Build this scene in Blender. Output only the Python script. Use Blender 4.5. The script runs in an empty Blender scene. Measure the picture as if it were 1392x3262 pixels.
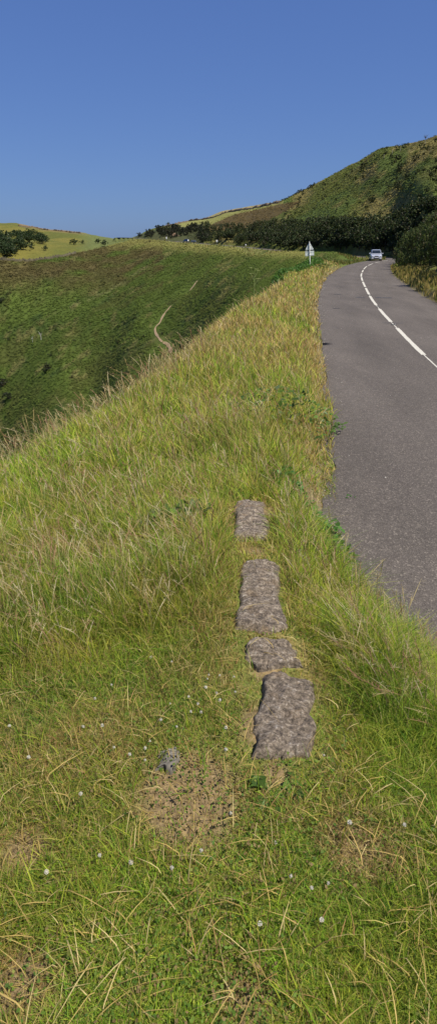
import bpy, math, random
import numpy as np
random.seed(7); rng = np.random.default_rng(7)
sc = bpy.context.scene
C = sc.collection
R = math.radians

# ------------------------------------------------------------------ camera numbers
F = 2000.0; W0, H0 = 1392.0, 3262.0; P = R(23.15); CAM = np.array([0.0, 0.0, 2.45])
cp, sp = math.cos(P), math.sin(P)
def ray(px, py):
    cx = (px - W0/2)/F; cy = (H0/2 - py)/F
    return np.array([cx, cp + cy*sp, -sp + cy*cp])
def at(px, py, D):
    d = ray(px, py); return CAM + d*D/d[1]
def atz(px, py, z):
    d = ray(px, py); return CAM + d*(z - CAM[2])/d[2]
def proj(x, y, z):
    zz = z - CAM[2]
    dep = np.maximum(y*cp - zz*sp, 1e-3); up = y*sp + zz*cp
    return W0/2 + F*x/dep, H0/2 - F*up/dep

# ------------------------------------------------------------------ numpy noise
def _h(i, j, s):
    v = np.sin(i*127.1 + j*311.7 + s*74.7)*43758.5453
    return v - np.floor(v)
def vn(x, y, s=0):
    xi, yi = np.floor(x), np.floor(y); fx, fy = x-xi, y-yi
    fx = fx*fx*(3-2*fx); fy = fy*fy*(3-2*fy)
    a = _h(xi, yi, s); b = _h(xi+1, yi, s); c = _h(xi, yi+1, s); d = _h(xi+1, yi+1, s)
    return a + (b-a)*fx + (c-a)*fy + (a-b-c+d)*fx*fy
def fbm(x, y, s=0, o=4):
    t = 0; a = .5; n = 0
    for k in range(o):
        t = t + a*vn(x*2**k, y*2**k, s+k*13); n += a; a *= .5
    return t/n
def sst(a, b, x):
    t = np.clip((x-a)/(b-a), 0, 1); return t*t*(3-2*t)

# ------------------------------------------------------------------ road centre line
RC = [(7.5,-40,0),(5.6,-14,0),(4.35,-3,0),(4.0,2,0),(3.95,5,0),(4.1,8,0),(4.4,11,0),(5.0,15.9,0),(5.54,19.8,0),(6.4,25.7,0),(7.47,32.3,0),(9.1,41.3,0),
      (10.97,51.2,0),(12.9,60.5,0),(16.8,77,0),(20.5,90.3,0),(24.5,102.5,0),(28.5,112,0),(33.5,124,-.15),(37,140,-.3),(38,160,-.45),
      (36.5,195,-.5),(32,230,-.4),(26,272,0),(10,410,1.3),(-23,530,3.6),(-76,620,7.6),(-97,650,8.2)]
def catmull(pts, n):
    pts = [np.array(p, float) for p in pts]; out = []
    for i in range(len(pts)-1):
        p0 = pts[max(i-1,0)]; p1 = pts[i]; p2 = pts[i+1]; p3 = pts[min(i+2,len(pts)-1)]
        for k in range(n):
            t = k/n
            m1 = (p2-p0)/2; m2 = (p3-p1)/2
            out.append((2*t**3-3*t*t+1)*p1 + (t**3-2*t*t+t)*m1 + (-2*t**3+3*t*t)*p2 + (t**3-t*t)*m2)
    out.append(pts[-1]); return np.array(out)
RP = catmull(RC, 10)
RT = np.gradient(RP[:, :2], axis=0); RT /= np.linalg.norm(RT, axis=1)[:, None]
RN = np.stack([RT[:, 1], -RT[:, 0]], 1)          # to the right of travel
HALF = 2.75
def hl(y): return np.interp(y, [2.6, 3.6, 5, 7, 10, 20, 45], [2.3, 2.68, 2.92, 2.72, 2.48, 2.45, 2.75])/HALF
def road_sd(x, y):
    """signed distance to the centre line (+ right) and road height, for flat arrays"""
    x = np.asarray(x, float).ravel(); y = np.asarray(y, float).ravel()
    sd = np.empty_like(x); rz = np.empty_like(x)
    A = RP[:-1]; B = RP[1:]; AB = (B-A)[:, :2]; L2 = (AB**2).sum(1)
    for i in range(0, len(x), 20000):
        X = x[i:i+20000, None]; Y = y[i:i+20000, None]
        t = np.clip(((X-A[:, 0])*AB[:, 0] + (Y-A[:, 1])*AB[:, 1])/L2, 0, 1)
        dx = X-(A[:, 0]+t*AB[:, 0]); dy = Y-(A[:, 1]+t*AB[:, 1])
        d2 = dx*dx+dy*dy; k = d2.argmin(1); r = np.arange(len(k))
        s = np.sign(AB[k, 1]*dx[r, k] - AB[k, 0]*dy[r, k])
        sd[i:i+20000] = s*np.sqrt(d2[r, k])/np.where(s < 0, hl(Y[:, 0]), 1); rz[i:i+20000] = A[k, 2] + t[r, k]*(B[k, 2]-A[k, 2])
    return sd, rz

# ------------------------------------------------------------------ terrain: thin-plate surface through surveyed heights
near = [(0,0,.85),(0,-6,.9),(.3,1,.85),(-.5,1,.85),(.9,1,.84),(1.6,0,.8),(1.6,-3,.8),(.4,2,.83),(-1,2,.78),(1.1,2,.60),(.35,3,.76),(-.3,4,.6),(.35,4,.68),(.9,3.2,.30),(.4,5.5,.46),(.5,7,.3),
 (-.8,7,.05),(0,10,.05),(1,10,.16),(-1.9,10.3,-.25),(-.9,14.3,-.05),(.5,14.3,.14),(1.8,14.3,.12),(0,20.9,-.05),(2,20.9,.12),(1.25,29,.0),(3,29,.12),(3.3,40,.02),(5,40,.12),
 (5,53,.05),(7,53,.15),(-2,5,.1),(-3,2,.4),(-6,2,-.3),(-4.5,6,-.6),(-6,8,-1.6),(-8,5,-1.7),(-3,9.3,-.75),(-12,0,-2.2),(-14,12,-6),
 (-5,12,-2.4),(-3,14,-2.1),(-2,18,-1.9),(-1.5,26,-2.3),(0,35,-2.4),(2.5,48,-2.4),(5,66,-2.2),(9,72,.1),(11,85,.1),(16,100,-.1),(12,100,-1.2),
 (8,18,0),(9,26,.1),(10.6,30,.35),(12.5,30,1.0),(17,30,4),(14.5,43,.6),(17.5,43,2),(10,12,.6),(14,12,3),(9,0,.7),(14,0,3.5),(30,10,12),(30,-20,12),(18,70,-.1),(22,70,.8),(26,70,2.5),
 (27,98,.2),(31,98,1.2),(37,98,3.5),(38,118,.7),(44,118,3),(46,140,2.5),(0,-40,1),(-40,-40,-15),(40,-60,14),(-40,0,-14)]
far = [(-500,1900,40),(-200,1850,40),(0,1650,55),(300,1480,50),(560,1290,45),(700,1130,48),(800,1010,55),(900,900,75),
 (0,1600,150),(300,1400,140),(560,1230,120),(700,1080,100),(800,975,90),
 (-500,1500,300),(0,1450,300),(300,1290,270),(560,1125,230),(700,1010,190),(800,930,150),(900,866,115),(960,842,96),
 (-500,1100,400),(0,1200,350),(0,1060,395),(0,940,430),(200,1130,330),(200,950,410),(300,1030,350),(300,900,440),(300,840,500),(430,980,330),(430,850,470),(430,800,530),(560,960,300),(560,860,390),(560,810,460),(700,900,255),(700,830,335),(800,865,215),(800,820,290),(900,832,160),(900,810,215),(960,822,135),(960,810,185),(1050,822,135),
 (-500,840,470),(-100,828,475),(0,825,480),(80,830,490),(150,824,500),(240,806,530),(300,792,560),(400,768,600),(430,762,600),(515,765,560),(600,772,512),(680,777,450),(750,783,395),(820,788,330),(900,798,255),(960,803,218),(1040,808,182),(1100,812,165),
 (430,757,628),(600,770.5,545),(680,775,480),(750,780,425),(820,785,360),(900,794,285),(960,799,245),(1040,803,212),(1100,805,192),(1200,806,172),(1290,805,150),
 (0,765,700),(0,709,1100),(95,717,1080),(140,726,1050),(185,730,1030),(255,737,1000),(299,747,900),(395,758,760),(120,760,800),(255,775,720),(340,765,760),(-500,700,1100),
 (480,725,700),(524,716,760),(575,705,850),(655,692,900),(600,735,650),(720,740,500),(720,700,640),(708,670,880),(809,653,800),(809,710,480),(888,640,620),(888,700,400),
 (989,592,470),(989,680,330),(989,740,287),(1068,551,400),(1068,650,290),(1068,740,228),(1148,510,350),(1148,620,265),(1148,730,208),(1212,470,310),(1212,560,262),(1212,650,222),(1212,745,190),(1277,461,285),(1277,560,225),(1277,660,188),(1277,750,164),(1320,452,260),(1320,560,180),(1392,431,225),(1392,520,180),(1392,600,150),(1392,690,118),
 (1600,360,200),(1600,500,120),(1600,650,70),(2200,200,180),(2200,500,70),(3500,0,160)]
pts = [np.array(p, float) for p in near] + [at(*p) for p in far]
for (px, D, z) in [(-500,1500,20),(0,1500,45),(255,1500,5),(430,1300,0),(655,1500,30),(888,1000,40),(1068,800,60),(1277,600,55),(1600,500,80),(2500,400,90)]:
    p = at(px, 776, D); p[2] = z; pts.append(p)
for (x, y, z) in [(-300,0,-90),(-300,200,-95),(300,0,110),(300,200,100),(-100,-300,0),(200,-300,60),(-800,500,-20),(-900,0,-90),(900,0,120),(0,-900,50),(-110,130,-72),(-160,60,-80)]:
    pts.append(np.array((x, y, z), float))
PT = np.array(pts)
def warp(x, y):
    r = np.hypot(x, y)+1e-9; k = np.log1p(r/5)/r
    return x*k*1.6, y*k
K0 = 6.0; SKYC = None
def kern(d2): return .5*d2*np.log(d2+1e-12)
wx, wy = warp(PT[:, 0], PT[:, 1]); val = PT[:, 2]/(K0+np.hypot(PT[:, 0], PT[:, 1]))
n = len(PT)
Km = kern((wx[:, None]-wx)**2 + (wy[:, None]-wy)**2) + np.eye(n)*2e-4
Pm = np.stack([np.ones(n), wx, wy], 1)
SOL = np.linalg.solve(np.block([[Km, Pm], [Pm.T, np.zeros((3, 3))]]), np.concatenate([val, np.zeros(3)]))
def terr(x, y, rough=True):
    shp = np.shape(x); x = np.asarray(x, float).ravel(); y = np.asarray(y, float).ravel()
    z = np.empty_like(x); qx, qy = warp(x, y); r = np.hypot(x, y)
    for i in range(0, len(x), 40000):
        s = slice(i, i+40000)
        z[s] = kern((qx[s, None]-wx)**2 + (qy[s, None]-wy)**2) @ SOL[:n] + SOL[n] + SOL[n+1]*qx[s] + SOL[n+2]*qy[s]
    z *= (K0+r)
    if SKYC is not None:
        u = x/np.maximum(y, 1e-3); ok = (y > 50)*(np.abs(u) < .6)
        foot = np.interp(u, SKYC[0], SKYC[2]); rid = np.interp(u, SKYC[0], SKYC[3])
        z -= np.where(ok, np.interp(u, SKYC[0], SKYC[1], left=SKYC[1][0], right=SKYC[1][-1])*r*sst(foot, rid, r), 0)
    sd, rz = road_sd(x, y); ad = np.abs(sd)
    if rough:
        z += (fbm(x*1.7, y*1.7, 3)-.5)*.10*sst(.0, 3, r)*(1-sst(40, 80, r))
        am = sst(90, 200, r); rl = np.minimum(r, 230.)
        z += am*((fbm(x/42, y/42, 5)-.5)*rl*.018 + (fbm(x/11, y/11, 9, 3)-.5)*rl*.006)*sst(6, 40, ad)
    w = sst(HALF+.05, HALF+.45, ad)
    w = np.where(r > 100, sst(HALF+.1, HALF+2.5, ad), w)
    z = (rz-.05)*(1-w) + z*w
    return z.reshape(shp)
SKYL = np.array([(0,709),(45,707),(95,717),(140,726),(185,730),(255,737),(299,747),(345,755),(395,758),(429,752),(480,728),(524,716),(575,705),(655,692),(708,670),(760,661),(809,653),(850,646),(888,641),(917,630),(950,613),(989,593),(1032,572),(1068,552),(1110,528),(1148,511),(1180,490),(1212,472),(1245,465),(1277,462),(1320,453),(1356,444),(1392,431)], float)
_sx = np.linspace(0, 1392, 117); _sy = np.interp(_sx, SKYL[:, 0], SKYL[:, 1]); _u = []; _ft = []; _rd = []
for a_, b_ in zip(_sx, _sy):
    d = ray(a_, b_); _u.append(d[0]/d[1])
    _ft.append(np.interp(a_, [0,240,429,600,750,900,1000,1100,1200,1290,1392], [520,560,635,545,430,300,245,200,180,120,60])); _rd.append(np.interp(a_, [0,255,395,429,480,655,809,888,989,1068,1148,1212,1277,1392], [1000,950,740,700,730,850,700,560,420,370,320,285,255,200]))
SKYC = [np.array(_u), np.zeros(len(_u)), np.array(_ft), np.array(_rd)]
for it in range(5):
    D = np.exp(np.linspace(math.log(60), math.log(1800), 420)); XX = SKYC[0][:, None]*D; YY = np.broadcast_to(D, XX.shape)
    zz = terr(XX, YY); ang = (zz-CAM[2])/np.hypot(XX, YY); m = ang.max(1)
    tgt = np.array([ray(a_, b_)[2]/math.hypot(ray(a_, b_)[0], ray(a_, b_)[1]) for a_, b_ in zip(_sx, _sy)])
    SKYC[1] = SKYC[1] + (m-tgt)
    SKYC[1] = np.convolve(np.pad(SKYC[1], 1, 'edge'), [.15, .7, .15], 'valid')
def hit(px, py, dmin=60, dmax=1600):
    d = ray(px, py); D = np.exp(np.linspace(math.log(dmin), math.log(dmax), 700))
    X = CAM[0]+d[0]/d[1]*D; Y = D; Z = CAM[2]+d[2]/d[1]*D
    below = Z < terr(X, Y)
    k = int(np.argmax(below)) if below.any() else -1
    if k < 0: return None
    return np.array([X[k], Y[k], terr(X[k:k+1], Y[k:k+1])[0]])

# ------------------------------------------------------------------ object helpers
def tag(o, label=None, cat=None, group=None, kind=None):
    for k, v in (('label', label), ('category', cat), ('group', group), ('kind', kind)):
        if v: o[k] = v
    return o
def empty(name, loc, rz=0):
    o = bpy.data.objects.new(name, None); C.objects.link(o); o.location = [float(v) for v in loc]; o.rotation_euler = (0, 0, rz); o.empty_display_size = .2
    return o
def mesh_np(name, V, Fq, mat, parent=None, col=None, smooth=False, link=True):
    V = np.asarray(V, np.float32); Fq = np.asarray(Fq, np.int32); k = Fq.shape[1]
    me = bpy.data.meshes.new(name)
    me.vertices.add(len(V)); me.vertices.foreach_set('co', V.ravel())
    me.loops.add(Fq.size); me.loops.foreach_set('vertex_index', Fq.ravel())
    me.polygons.add(len(Fq)); me.polygons.foreach_set('loop_start', np.arange(len(Fq), dtype=np.int32)*k)
    try: me.polygons.foreach_set('loop_total', np.full(len(Fq), k, np.int32))
    except Exception: pass
    if smooth: me.polygons.foreach_set('use_smooth', np.ones(len(Fq), bool))
    me.update(calc_edges=True)
    if col is not None:
        a = me.color_attributes.new('Col', 'FLOAT_COLOR', 'POINT')
        c = np.ones((len(V), 4), np.float32); c[:, :3] = col; a.data.foreach_set('color', c.ravel())
    me.materials.append(mat)
    o = bpy.data.objects.new(name, me); C.objects.link(o)
    if parent: o.parent = parent
    return o
class MB:
    """collects simple shapes into one mesh"""
    def __init__(s): s.v = []; s.f = []
    def add(s, V, Fs):
        n = len(s.v); s.v += [tuple(map(float, v)) for v in V]; s.f += [tuple(i+n for i in f) for f in Fs]; return s
    def box(s, c, d, rot=None, taper=1.0):
        V = []
        for z in (-1, 1):
            t = taper if z > 0 else 1
            for x, y in ((-1,-1),(1,-1),(1,1),(-1,1)):
                V.append((x*d[0]/2*t, y*d[1]/2*t, z*d[2]/2))
        V = np.array(V)
        if rot is not None: V = V @ np.array(rot).T
        V = V + np.array(c)
        return s.add(V, [(0,3,2,1),(4,5,6,7),(0,1,5,4),(1,2,6,5),(2,3,7,6),(3,0,4,7)])
    def tube(s, path, rad, k=8, cap=True):
        path = np.array(path, float); n = len(path); rad = [rad]*n if np.isscalar(rad) else rad
        V = []; Fs = []
        for i in range(n):
            t = path[min(i+1, n-1)]-path[max(i-1, 0)]; t = t/(np.linalg.norm(t)+1e-9)
            a = np.array([1, 0, 0]) if abs(t[0]) < .8 else np.array([0, 1, 0])
            u = np.cross(t, a); u /= np.linalg.norm(u); v = np.cross(t, u)
            for j in range(k):
                q = 2*math.pi*j/k; V.append(path[i] + rad[i]*(math.cos(q)*u + math.sin(q)*v))
        for i in range(n-1):
            for j in range(k):
                Fs.append((i*k+j, i*k+(j+1) % k, (i+1)*k+(j+1) % k, (i+1)*k+j))
        if cap: Fs.append(tuple(range(k))[::-1]); Fs.append(tuple((n-1)*k+j for j in range(k)))
        return s.add(V, Fs)
    def prism(s, poly, axis_pts):
        """poly: list of 3D points; extruded by vector"""
        n = len(poly); V = [np.array(p) for p in poly] + [np.array(p)+np.array(axis_pts) for p in poly]
        return s.add(V, [tuple(range(n))[::-1], tuple(range(n, 2*n))] + [(i, (i+1) % n, n+(i+1) % n, n+i) for i in range(n)])
    def ball(s, c, r, seg=8, rings=5, sq=(1,1,1)):
        V = [(0,0,-1)]; Fs = []
        for i in range(1, rings):
            a = math.pi*i/rings - math.pi/2
            for j in range(seg):
                q = 2*math.pi*j/seg; V.append((math.cos(a)*math.cos(q), math.cos(a)*math.sin(q), math.sin(a)))
        V.append((0,0,1)); L = len(V)-1
        for j in range(seg): Fs.append((0, 1+(j+1) % seg, 1+j)); Fs.append((L, L-seg+j, L-seg+(j+1) % seg))
        for i in range(rings-2):
            for j in range(seg):
                a = 1+i*seg+j; b = 1+i*seg+(j+1) % seg; Fs.append((a, b, b+seg, a+seg))
        V = np.array(V)*r*np.array(sq)+np.array(c)
        return s.add(V, Fs)
    def build(s, name, mat, parent=None, smooth=False, bevel=0):
        me = bpy.data.meshes.new(name); me.from_pydata(s.v, [], s.f); me.update(); me.materials.append(mat)
        if smooth: me.polygons.foreach_set('use_smooth', [True]*len(me.polygons))
        o = bpy.data.objects.new(name, me); C.objects.link(o)
        if parent: o.parent = parent
        if bevel:
            b = o.modifiers.new('bevel', 'BEVEL'); b.width = bevel; b.segments = 2; b.limit_method = 'ANGLE'
        return o
def copy_tree(o, parent=None):
    c = o.copy(); C.objects.link(c); c.parent = parent
    for ch in list(o.children): copy_tree(ch, c)
    return c

# ------------------------------------------------------------------ materials
def mat(name):
    m = bpy.data.materials.new(name); m.use_nodes = True; nt = m.node_tree
    return m, nt, nt.nodes['Principled BSDF']
def simple(name, col, rough=.6, metal=0, spec=.5, noise=.0, scale=20):
    m, nt, b = mat(name); b.inputs['Roughness'].default_value = rough; b.inputs['Metallic'].default_value = metal
    b.inputs['Specular IOR Level'].default_value = spec
    if noise:
        tc = nt.nodes.new('ShaderNodeTexCoord'); nz = nt.nodes.new('ShaderNodeTexNoise'); nz.inputs['Scale'].default_value = scale; nz.inputs['Detail'].default_value = 6
        nt.links.new(tc.outputs['Object'], nz.inputs['Vector'])
        r = nt.nodes.new('ShaderNodeValToRGB'); nt.links.new(nz.outputs['Fac'], r.inputs['Fac'])
        r.color_ramp.elements[0].position = .3; r.color_ramp.elements[1].position = .7
        r.color_ramp.elements[0].color = tuple(c*(1-noise) for c in col)+(1,); r.color_ramp.elements[1].color = tuple(min(1, c*(1+noise)) for c in col)+(1,)
        nt.links.new(r.outputs['Color'], b.inputs['Base Color'])
    else: b.inputs['Base Color'].default_value = tuple(col)+(1,)
    return m
def leafmat(name, trans=.3, rough=.55, spec=.25, noise=0, scale=1):
    m, nt, b = mat(name); a = nt.nodes.new('ShaderNodeAttribute'); a.attribute_name = 'Col'
    out = nt.nodes['Material Output']; src = a.outputs['Color']
    if noise:
        tc = nt.nodes.new('ShaderNodeTexCoord'); nz = nt.nodes.new('ShaderNodeTexNoise'); nz.inputs['Scale'].default_value = scale; nz.inputs['Detail'].default_value = 5
        nt.links.new(tc.outputs['Object'], nz.inputs['Vector'])
        mr = nt.nodes.new('ShaderNodeMapRange'); mr.inputs['From Min'].default_value = .3; mr.inputs['From Max'].default_value = .7; mr.inputs['To Min'].default_value = 1-noise; mr.inputs['To Max'].default_value = 1+noise
        nt.links.new(nz.outputs['Fac'], mr.inputs['Value'])
        mx = nt.nodes.new('ShaderNodeVectorMath'); mx.operation = 'SCALE'; nt.links.new(src, mx.inputs[0]); nt.links.new(mr.outputs['Result'], mx.inputs['Scale']); src = mx.outputs['Vector']
    nt.links.new(src, b.inputs['Base Color']); b.inputs['Roughness'].default_value = rough; b.inputs['Specular IOR Level'].default_value = spec
    if trans:
        t = nt.nodes.new('ShaderNodeBsdfTranslucent'); nt.links.new(src, t.inputs['Color'])
        mix = nt.nodes.new('ShaderNodeMixShader'); mix.inputs['Fac'].default_value = trans
        nt.links.new(b.outputs['BSDF'], mix.inputs[1]); nt.links.new(t.outputs['BSDF'], mix.inputs[2]); nt.links.new(mix.outputs['Shader'], out.inputs['Surface'])
    return m
M_grass = leafmat('grass_blade', .38, .6, .14)
M_leaf = leafmat('leaf', .25, .5, .3)
M_scrub = leafmat('scrub_leaf', .15, .8, .1)
M_bark = simple('bark', (.09,.075,.055), .9, noise=.4, scale=6)

# ground
def make_ground_mat():
    m, nt, b = mat('ground_cover'); N = nt.nodes; L = nt.links
    a = N.new('ShaderNodeAttribute'); a.attribute_name = 'Col'
    tc = N.new('ShaderNodeTexCoord'); prev = a.outputs['Color']
    for (sca, amt) in ((45, .45), (4, .22), (.35, .25)):
        nz = N.new('ShaderNodeTexNoise'); nz.inputs['Scale'].default_value = sca; nz.inputs['Detail'].default_value = 6; nz.inputs['Roughness'].default_value = .65
        L.new(tc.outputs['Object'], nz.inputs['Vector'])
        mr = N.new('ShaderNodeMapRange'); mr.inputs['From Min'].default_value = .3; mr.inputs['From Max'].default_value = .7; mr.inputs['To Min'].default_value = 1-amt; mr.inputs['To Max'].default_value = 1+amt
        L.new(nz.outputs['Fac'], mr.inputs['Value'])
        v = N.new('ShaderNodeVectorMath'); v.operation = 'SCALE'; L.new(prev, v.inputs[0]); L.new(mr.outputs['Result'], v.inputs['Scale']); prev = v.outputs['Vector']
    L.new(prev, b.inputs['Base Color']); b.inputs['Roughness'].default_value = .95; b.inputs['Specular IOR Level'].default_value = .1
    nz = N.new('ShaderNodeTexNoise'); nz.inputs['Scale'].default_value = 30; nz.inputs['Detail'].default_value = 8; L.new(tc.outputs['Object'], nz.inputs['Vector'])
    bp = N.new('ShaderNodeBump'); bp.inputs['Strength'].default_value = .8; bp.inputs['Distance'].default_value = .03
    L.new(nz.outputs['Fac'], bp.inputs['Height']); L.new(bp.outputs['Normal'], b.inputs['Normal'])
    return m
M_ground = make_ground_mat()
def make_asphalt():
    m, nt, b = mat('asphalt'); N = nt.nodes; L = nt.links
    tc = N.new('ShaderNodeTexCoord')
    vo = N.new('ShaderNodeTexVoronoi'); vo.inputs['Scale'].default_value = 75; L.new(tc.outputs['Object'], vo.inputs['Vector'])
    r1 = N.new('ShaderNodeValToRGB'); L.new(vo.outputs['Color'], r1.inputs['Fac'])
    e = r1.color_ramp.elements; e[0].color = (.085,.078,.076,1); e[1].color = (.25,.23,.215,1); e[0].position = .1; e[1].position = .98
    x = e.new(.72); x.color = (.125,.115,.112,1)
    n2 = N.new('ShaderNodeTexNoise'); n2.inputs['Scale'].default_value = .35; n2.inputs['Detail'].default_value = 7; n2.inputs['Roughness'].default_value = .6
    mp = N.new('ShaderNodeMapping'); mp.inputs['Scale'].default_value = (2.2, .5, 1); mp.inputs['Rotation'].default_value = (0, 0, .22); L.new(tc.outputs['Object'], mp.inputs['Vector']); L.new(mp.outputs['Vector'], n2.inputs['Vector'])
    mr = N.new('ShaderNodeMapRange'); mr.inputs['From Min'].default_value = .3; mr.inputs['From Max'].default_value = .7; mr.inputs['To Min'].default_value = .80; mr.inputs['To Max'].default_value = 1.2; L.new(n2.outputs['Fac'], mr.inputs['Value'])
    n3 = N.new('ShaderNodeTexNoise'); n3.inputs['Scale'].default_value = 14; n3.inputs['Detail'].default_value = 8; n3.inputs['Roughness'].default_value = .8; L.new(tc.outputs['Object'], n3.inputs['Vector'])
    m3 = N.new('ShaderNodeMapRange'); m3.inputs['From Min'].default_value = .3; m3.inputs['From Max'].default_value = .7; m3.inputs['To Min'].default_value = .78; m3.inputs['To Max'].default_value = 1.22; L.new(n3.outputs['Fac'], m3.inputs['Value'])
    at_ = N.new('ShaderNodeAttribute'); at_.attribute_name = 'Col'
    mm = N.new('ShaderNodeMath'); mm.operation = 'MULTIPLY'; L.new(mr.outputs['Result'], mm.inputs[0]); L.new(m3.outputs['Result'], mm.inputs[1])
    v = N.new('ShaderNodeVectorMath'); v.operation = 'SCALE'; L.new(r1.outputs['Color'], v.inputs[0]); L.new(mm.outputs['Value'], v.inputs['Scale'])
    v2 = N.new('ShaderNodeVectorMath'); v2.operation = 'MULTIPLY'; L.new(v.outputs['Vector'], v2.inputs[0]); L.new(at_.outputs['Color'], v2.inputs[1])
    L.new(v2.outputs['Vector'], b.inputs['Base Color']); b.inputs['Roughness'].default_value = .85; b.inputs['Specular IOR Level'].default_value = .25
    bp = N.new('ShaderNodeBump'); bp.inputs['Strength'].default_value = .9; bp.inputs['Distance'].default_value = .006; L.new(vo.outputs['Distance'], bp.inputs['Height']); L.new(bp.outputs['Normal'], b.inputs['Normal'])
    return m
M_asph = make_asphalt()
M_paint = simple('road_paint', (.50,.48,.41), .8, noise=.28, scale=26)
M_steel = simple('galvanised_metal', (.58,.63,.61), .5, .1, noise=.12, scale=9)
M_post = simple('pale_painted_post', (.72,.72,.68), .5, noise=.06)
M_darkmetal = simple('dark_rubber', (.03,.03,.03), .7)

# ------------------------------------------------------------------ land cover colours (the plants' own colours)
def mixc(a, b, w): return a*(1-w[:, None]) + np.array(b)[None, :]*w[:, None]
HEDGE = np.array([(-600,840),(0,825),(80,830),(150,824),(240,806),(300,792),(400,768),(430,758)], float)
def band(px, py, line, half):
    L = np.array(line, float); yy = np.interp(px, L[:, 0], L[:, 1], left=-9999, right=-9999)
    return np.clip(1-np.abs(py-yy)/half, 0, 1)
def cover(x, y, z):
    x = np.asarray(x, float); y = np.asarray(y, float); z = np.asarray(z, float); r = np.hypot(x, y); n_ = len(x)
    px, py = proj(x, y, z); px = np.where(y > 1, px, -5000.)
    # near thatch / turf floor
    g = fbm(x*1.3, y*1.3, 21); g2 = fbm(x*5, y*5, 23)
    nearc = mixc(np.tile((.11,.13,.028), (n_, 1)), (.20,.165,.06), sst(.45, .68, .5*g+.5*g2))
    # brown dry patches
    for (cx_, cy_, rr) in DRY:
        nearc = mixc(nearc, (.20,.145,.075), 1-sst(rr*.4, rr, np.hypot(x-cx_, (y-cy_)*.8)+.25*rr*(g2-.5)))
    sd, _ = road_sd(x, y)
    edge = 1-sst(.0, .45, np.abs(np.abs(sd)-HALF-.1))
    nearc = mixc(nearc, (.17,.135,.085), edge*(r < 110)*.75)
    # far hillsides
    lr = np.log(r+1)
    a1 = fbm(px/150+py/260, (py+.62*px)/38, 31); a2 = fbm(x/16, y/22, 37); a3 = fbm(x/5, y/7, 41, 3); a4 = fbm(px/60, (py+.62*px)/22, 47, 3)
    c = np.tile((.050,.072,.013), (n_, 1))
    c = mixc(c, (.060,.056,.017), .42*sst(.48, .66, a2))               # brown heather
    c = mixc(c, (.062,.088,.016), sst(.48, .68, a1)*sst(.3, .6, a3)*sst(800, 950, py+.25*px))  # bracken green
    c = mixc(c, (.03,.05,.012), sst(.55, .75, a4)*.8)
    c = mixc(c, (.13,.12,.04), sst(.58, .70, .6*a4+.4*a3)*.7)
    c = mixc(c, (.060,.043,.018), .7*sst(960, 860, py)*(px < 520)*sst(.3, .55, a2))
    c = mixc(c, (.15,.145,.042), band(px, py, [(340,775),(430,768),(515,775),(600,782),(700,788),(800,797),(900,806),(980,812)], 30)*sst(.2, .45, a3))
    c = mixc(c, (.12,.12,.045), .8*band(px, py, [(150,1010),(350,925),(450,860),(560,800)], 8)*sst(.4, .6, a3))
    # left pasture
    hy = np.interp(px, HEDGE[:, 0], HEDGE[:, 1])
    pas = (py < hy)*(px < 480)*(y > 430)
    cp_ = mixc(np.tile((.11,.10,.022), (n_, 1)), (.075,.082,.018), sst(.4, .65, fbm(x/40, y/60, 53)))
    cp_ = mixc(cp_, (.16,.11,.06), band(px, py, [(60,712),(140,726),(255,738),(300,748)], 9)*.8)
    cp_ = mixc(cp_, (.085,.10,.03), sst(230, 300, px))
    c = np.where(pas[:, None], cp_, c)
    # right hill
    by = np.interp(px, [430,600,750,900,1000,1100,1200,1300,1392,1500], [757,771,781,796,802,807,810,812,860,900])
    rh = (py < by)*(px > 430)*(y > 60) | (x > np.interp(y, [0,60,110], [9,20,34]))*(y < 200)
    ch = mixc(np.tile((.070,.082,.018), (n_, 1)), (.145,.125,.042), sst(.47, .62, fbm(px/120, (py-.0+.55*px)/50, 61)*.6+.4*a3))
    ch = mixc(ch, (.065,.088,.02), sst(.5, .62, fbm(px/90, (py+.55*px)/36, 67)))
    ch = mixc(ch, (.08,.068,.028), .8*sst(.5, .7, fbm(x/20, y/20, 71))*sst(620, 500, py))
    inb = (py < np.interp(px, [600,643,686,816,917,960], [700,732,735,722,668,640]))*(py > np.interp(px, [600,643,737,903,960], [740,728,684,646,640]))
    ch = mixc(ch, (.072,.052,.02), inb*.95)
    fld = (py <= np.interp(px, [560,643,737,903], [735,728,684,646]))*(px < 903)*(px > 500)
    ch = mixc(ch, (.15,.15,.045), fld*1.)
    ch = mixc(ch, (.20,.165,.08), band(px, py, [(600,697),(655,691),(708,672),(809,655),(890,642)], 7))
    ch = mixc(ch, (.035,.04,.018), ((px < 650)*(py > np.interp(px, [430,524,600,650], [750,722,720,708]))*(px > 430))*.9)
    c = np.where(rh[:, None], ch, c)
    w = sst(60, 95, r)*1.0
    w = np.maximum(w, (np.where(y > 8, x < np.interp(y, [9,14,21,29,53,75], [-4.5,-2.5,-1.6,-.6,3,7]), x < -9))*.9)
    return nearc*(1-w[:, None]) + c*w[:, None]*1.30
def gz(px, py, z): p = atz(px, py, z); return p[0], p[1]
DRY = [gz(600, 2560, .85)+(.23,), gz(850, 2330, .85)+(.14,), gz(60, 3150, .85)+(.12,), gz(780, 3200, .85)+(.1,), gz(1040, 1590, .1)+(.35,), gz(820, 1660, .55)+(.3,), gz(80, 2700, .85)+(.1,), gz(1150, 2750, .8)+(.15,), gz(850, 2135, .86)+(.09,), gz(812, 1760, .78)+(.10,), gz(800, 1530, .6)+(.2,), gz(880, 2460, .87)+(.06,)]

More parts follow.
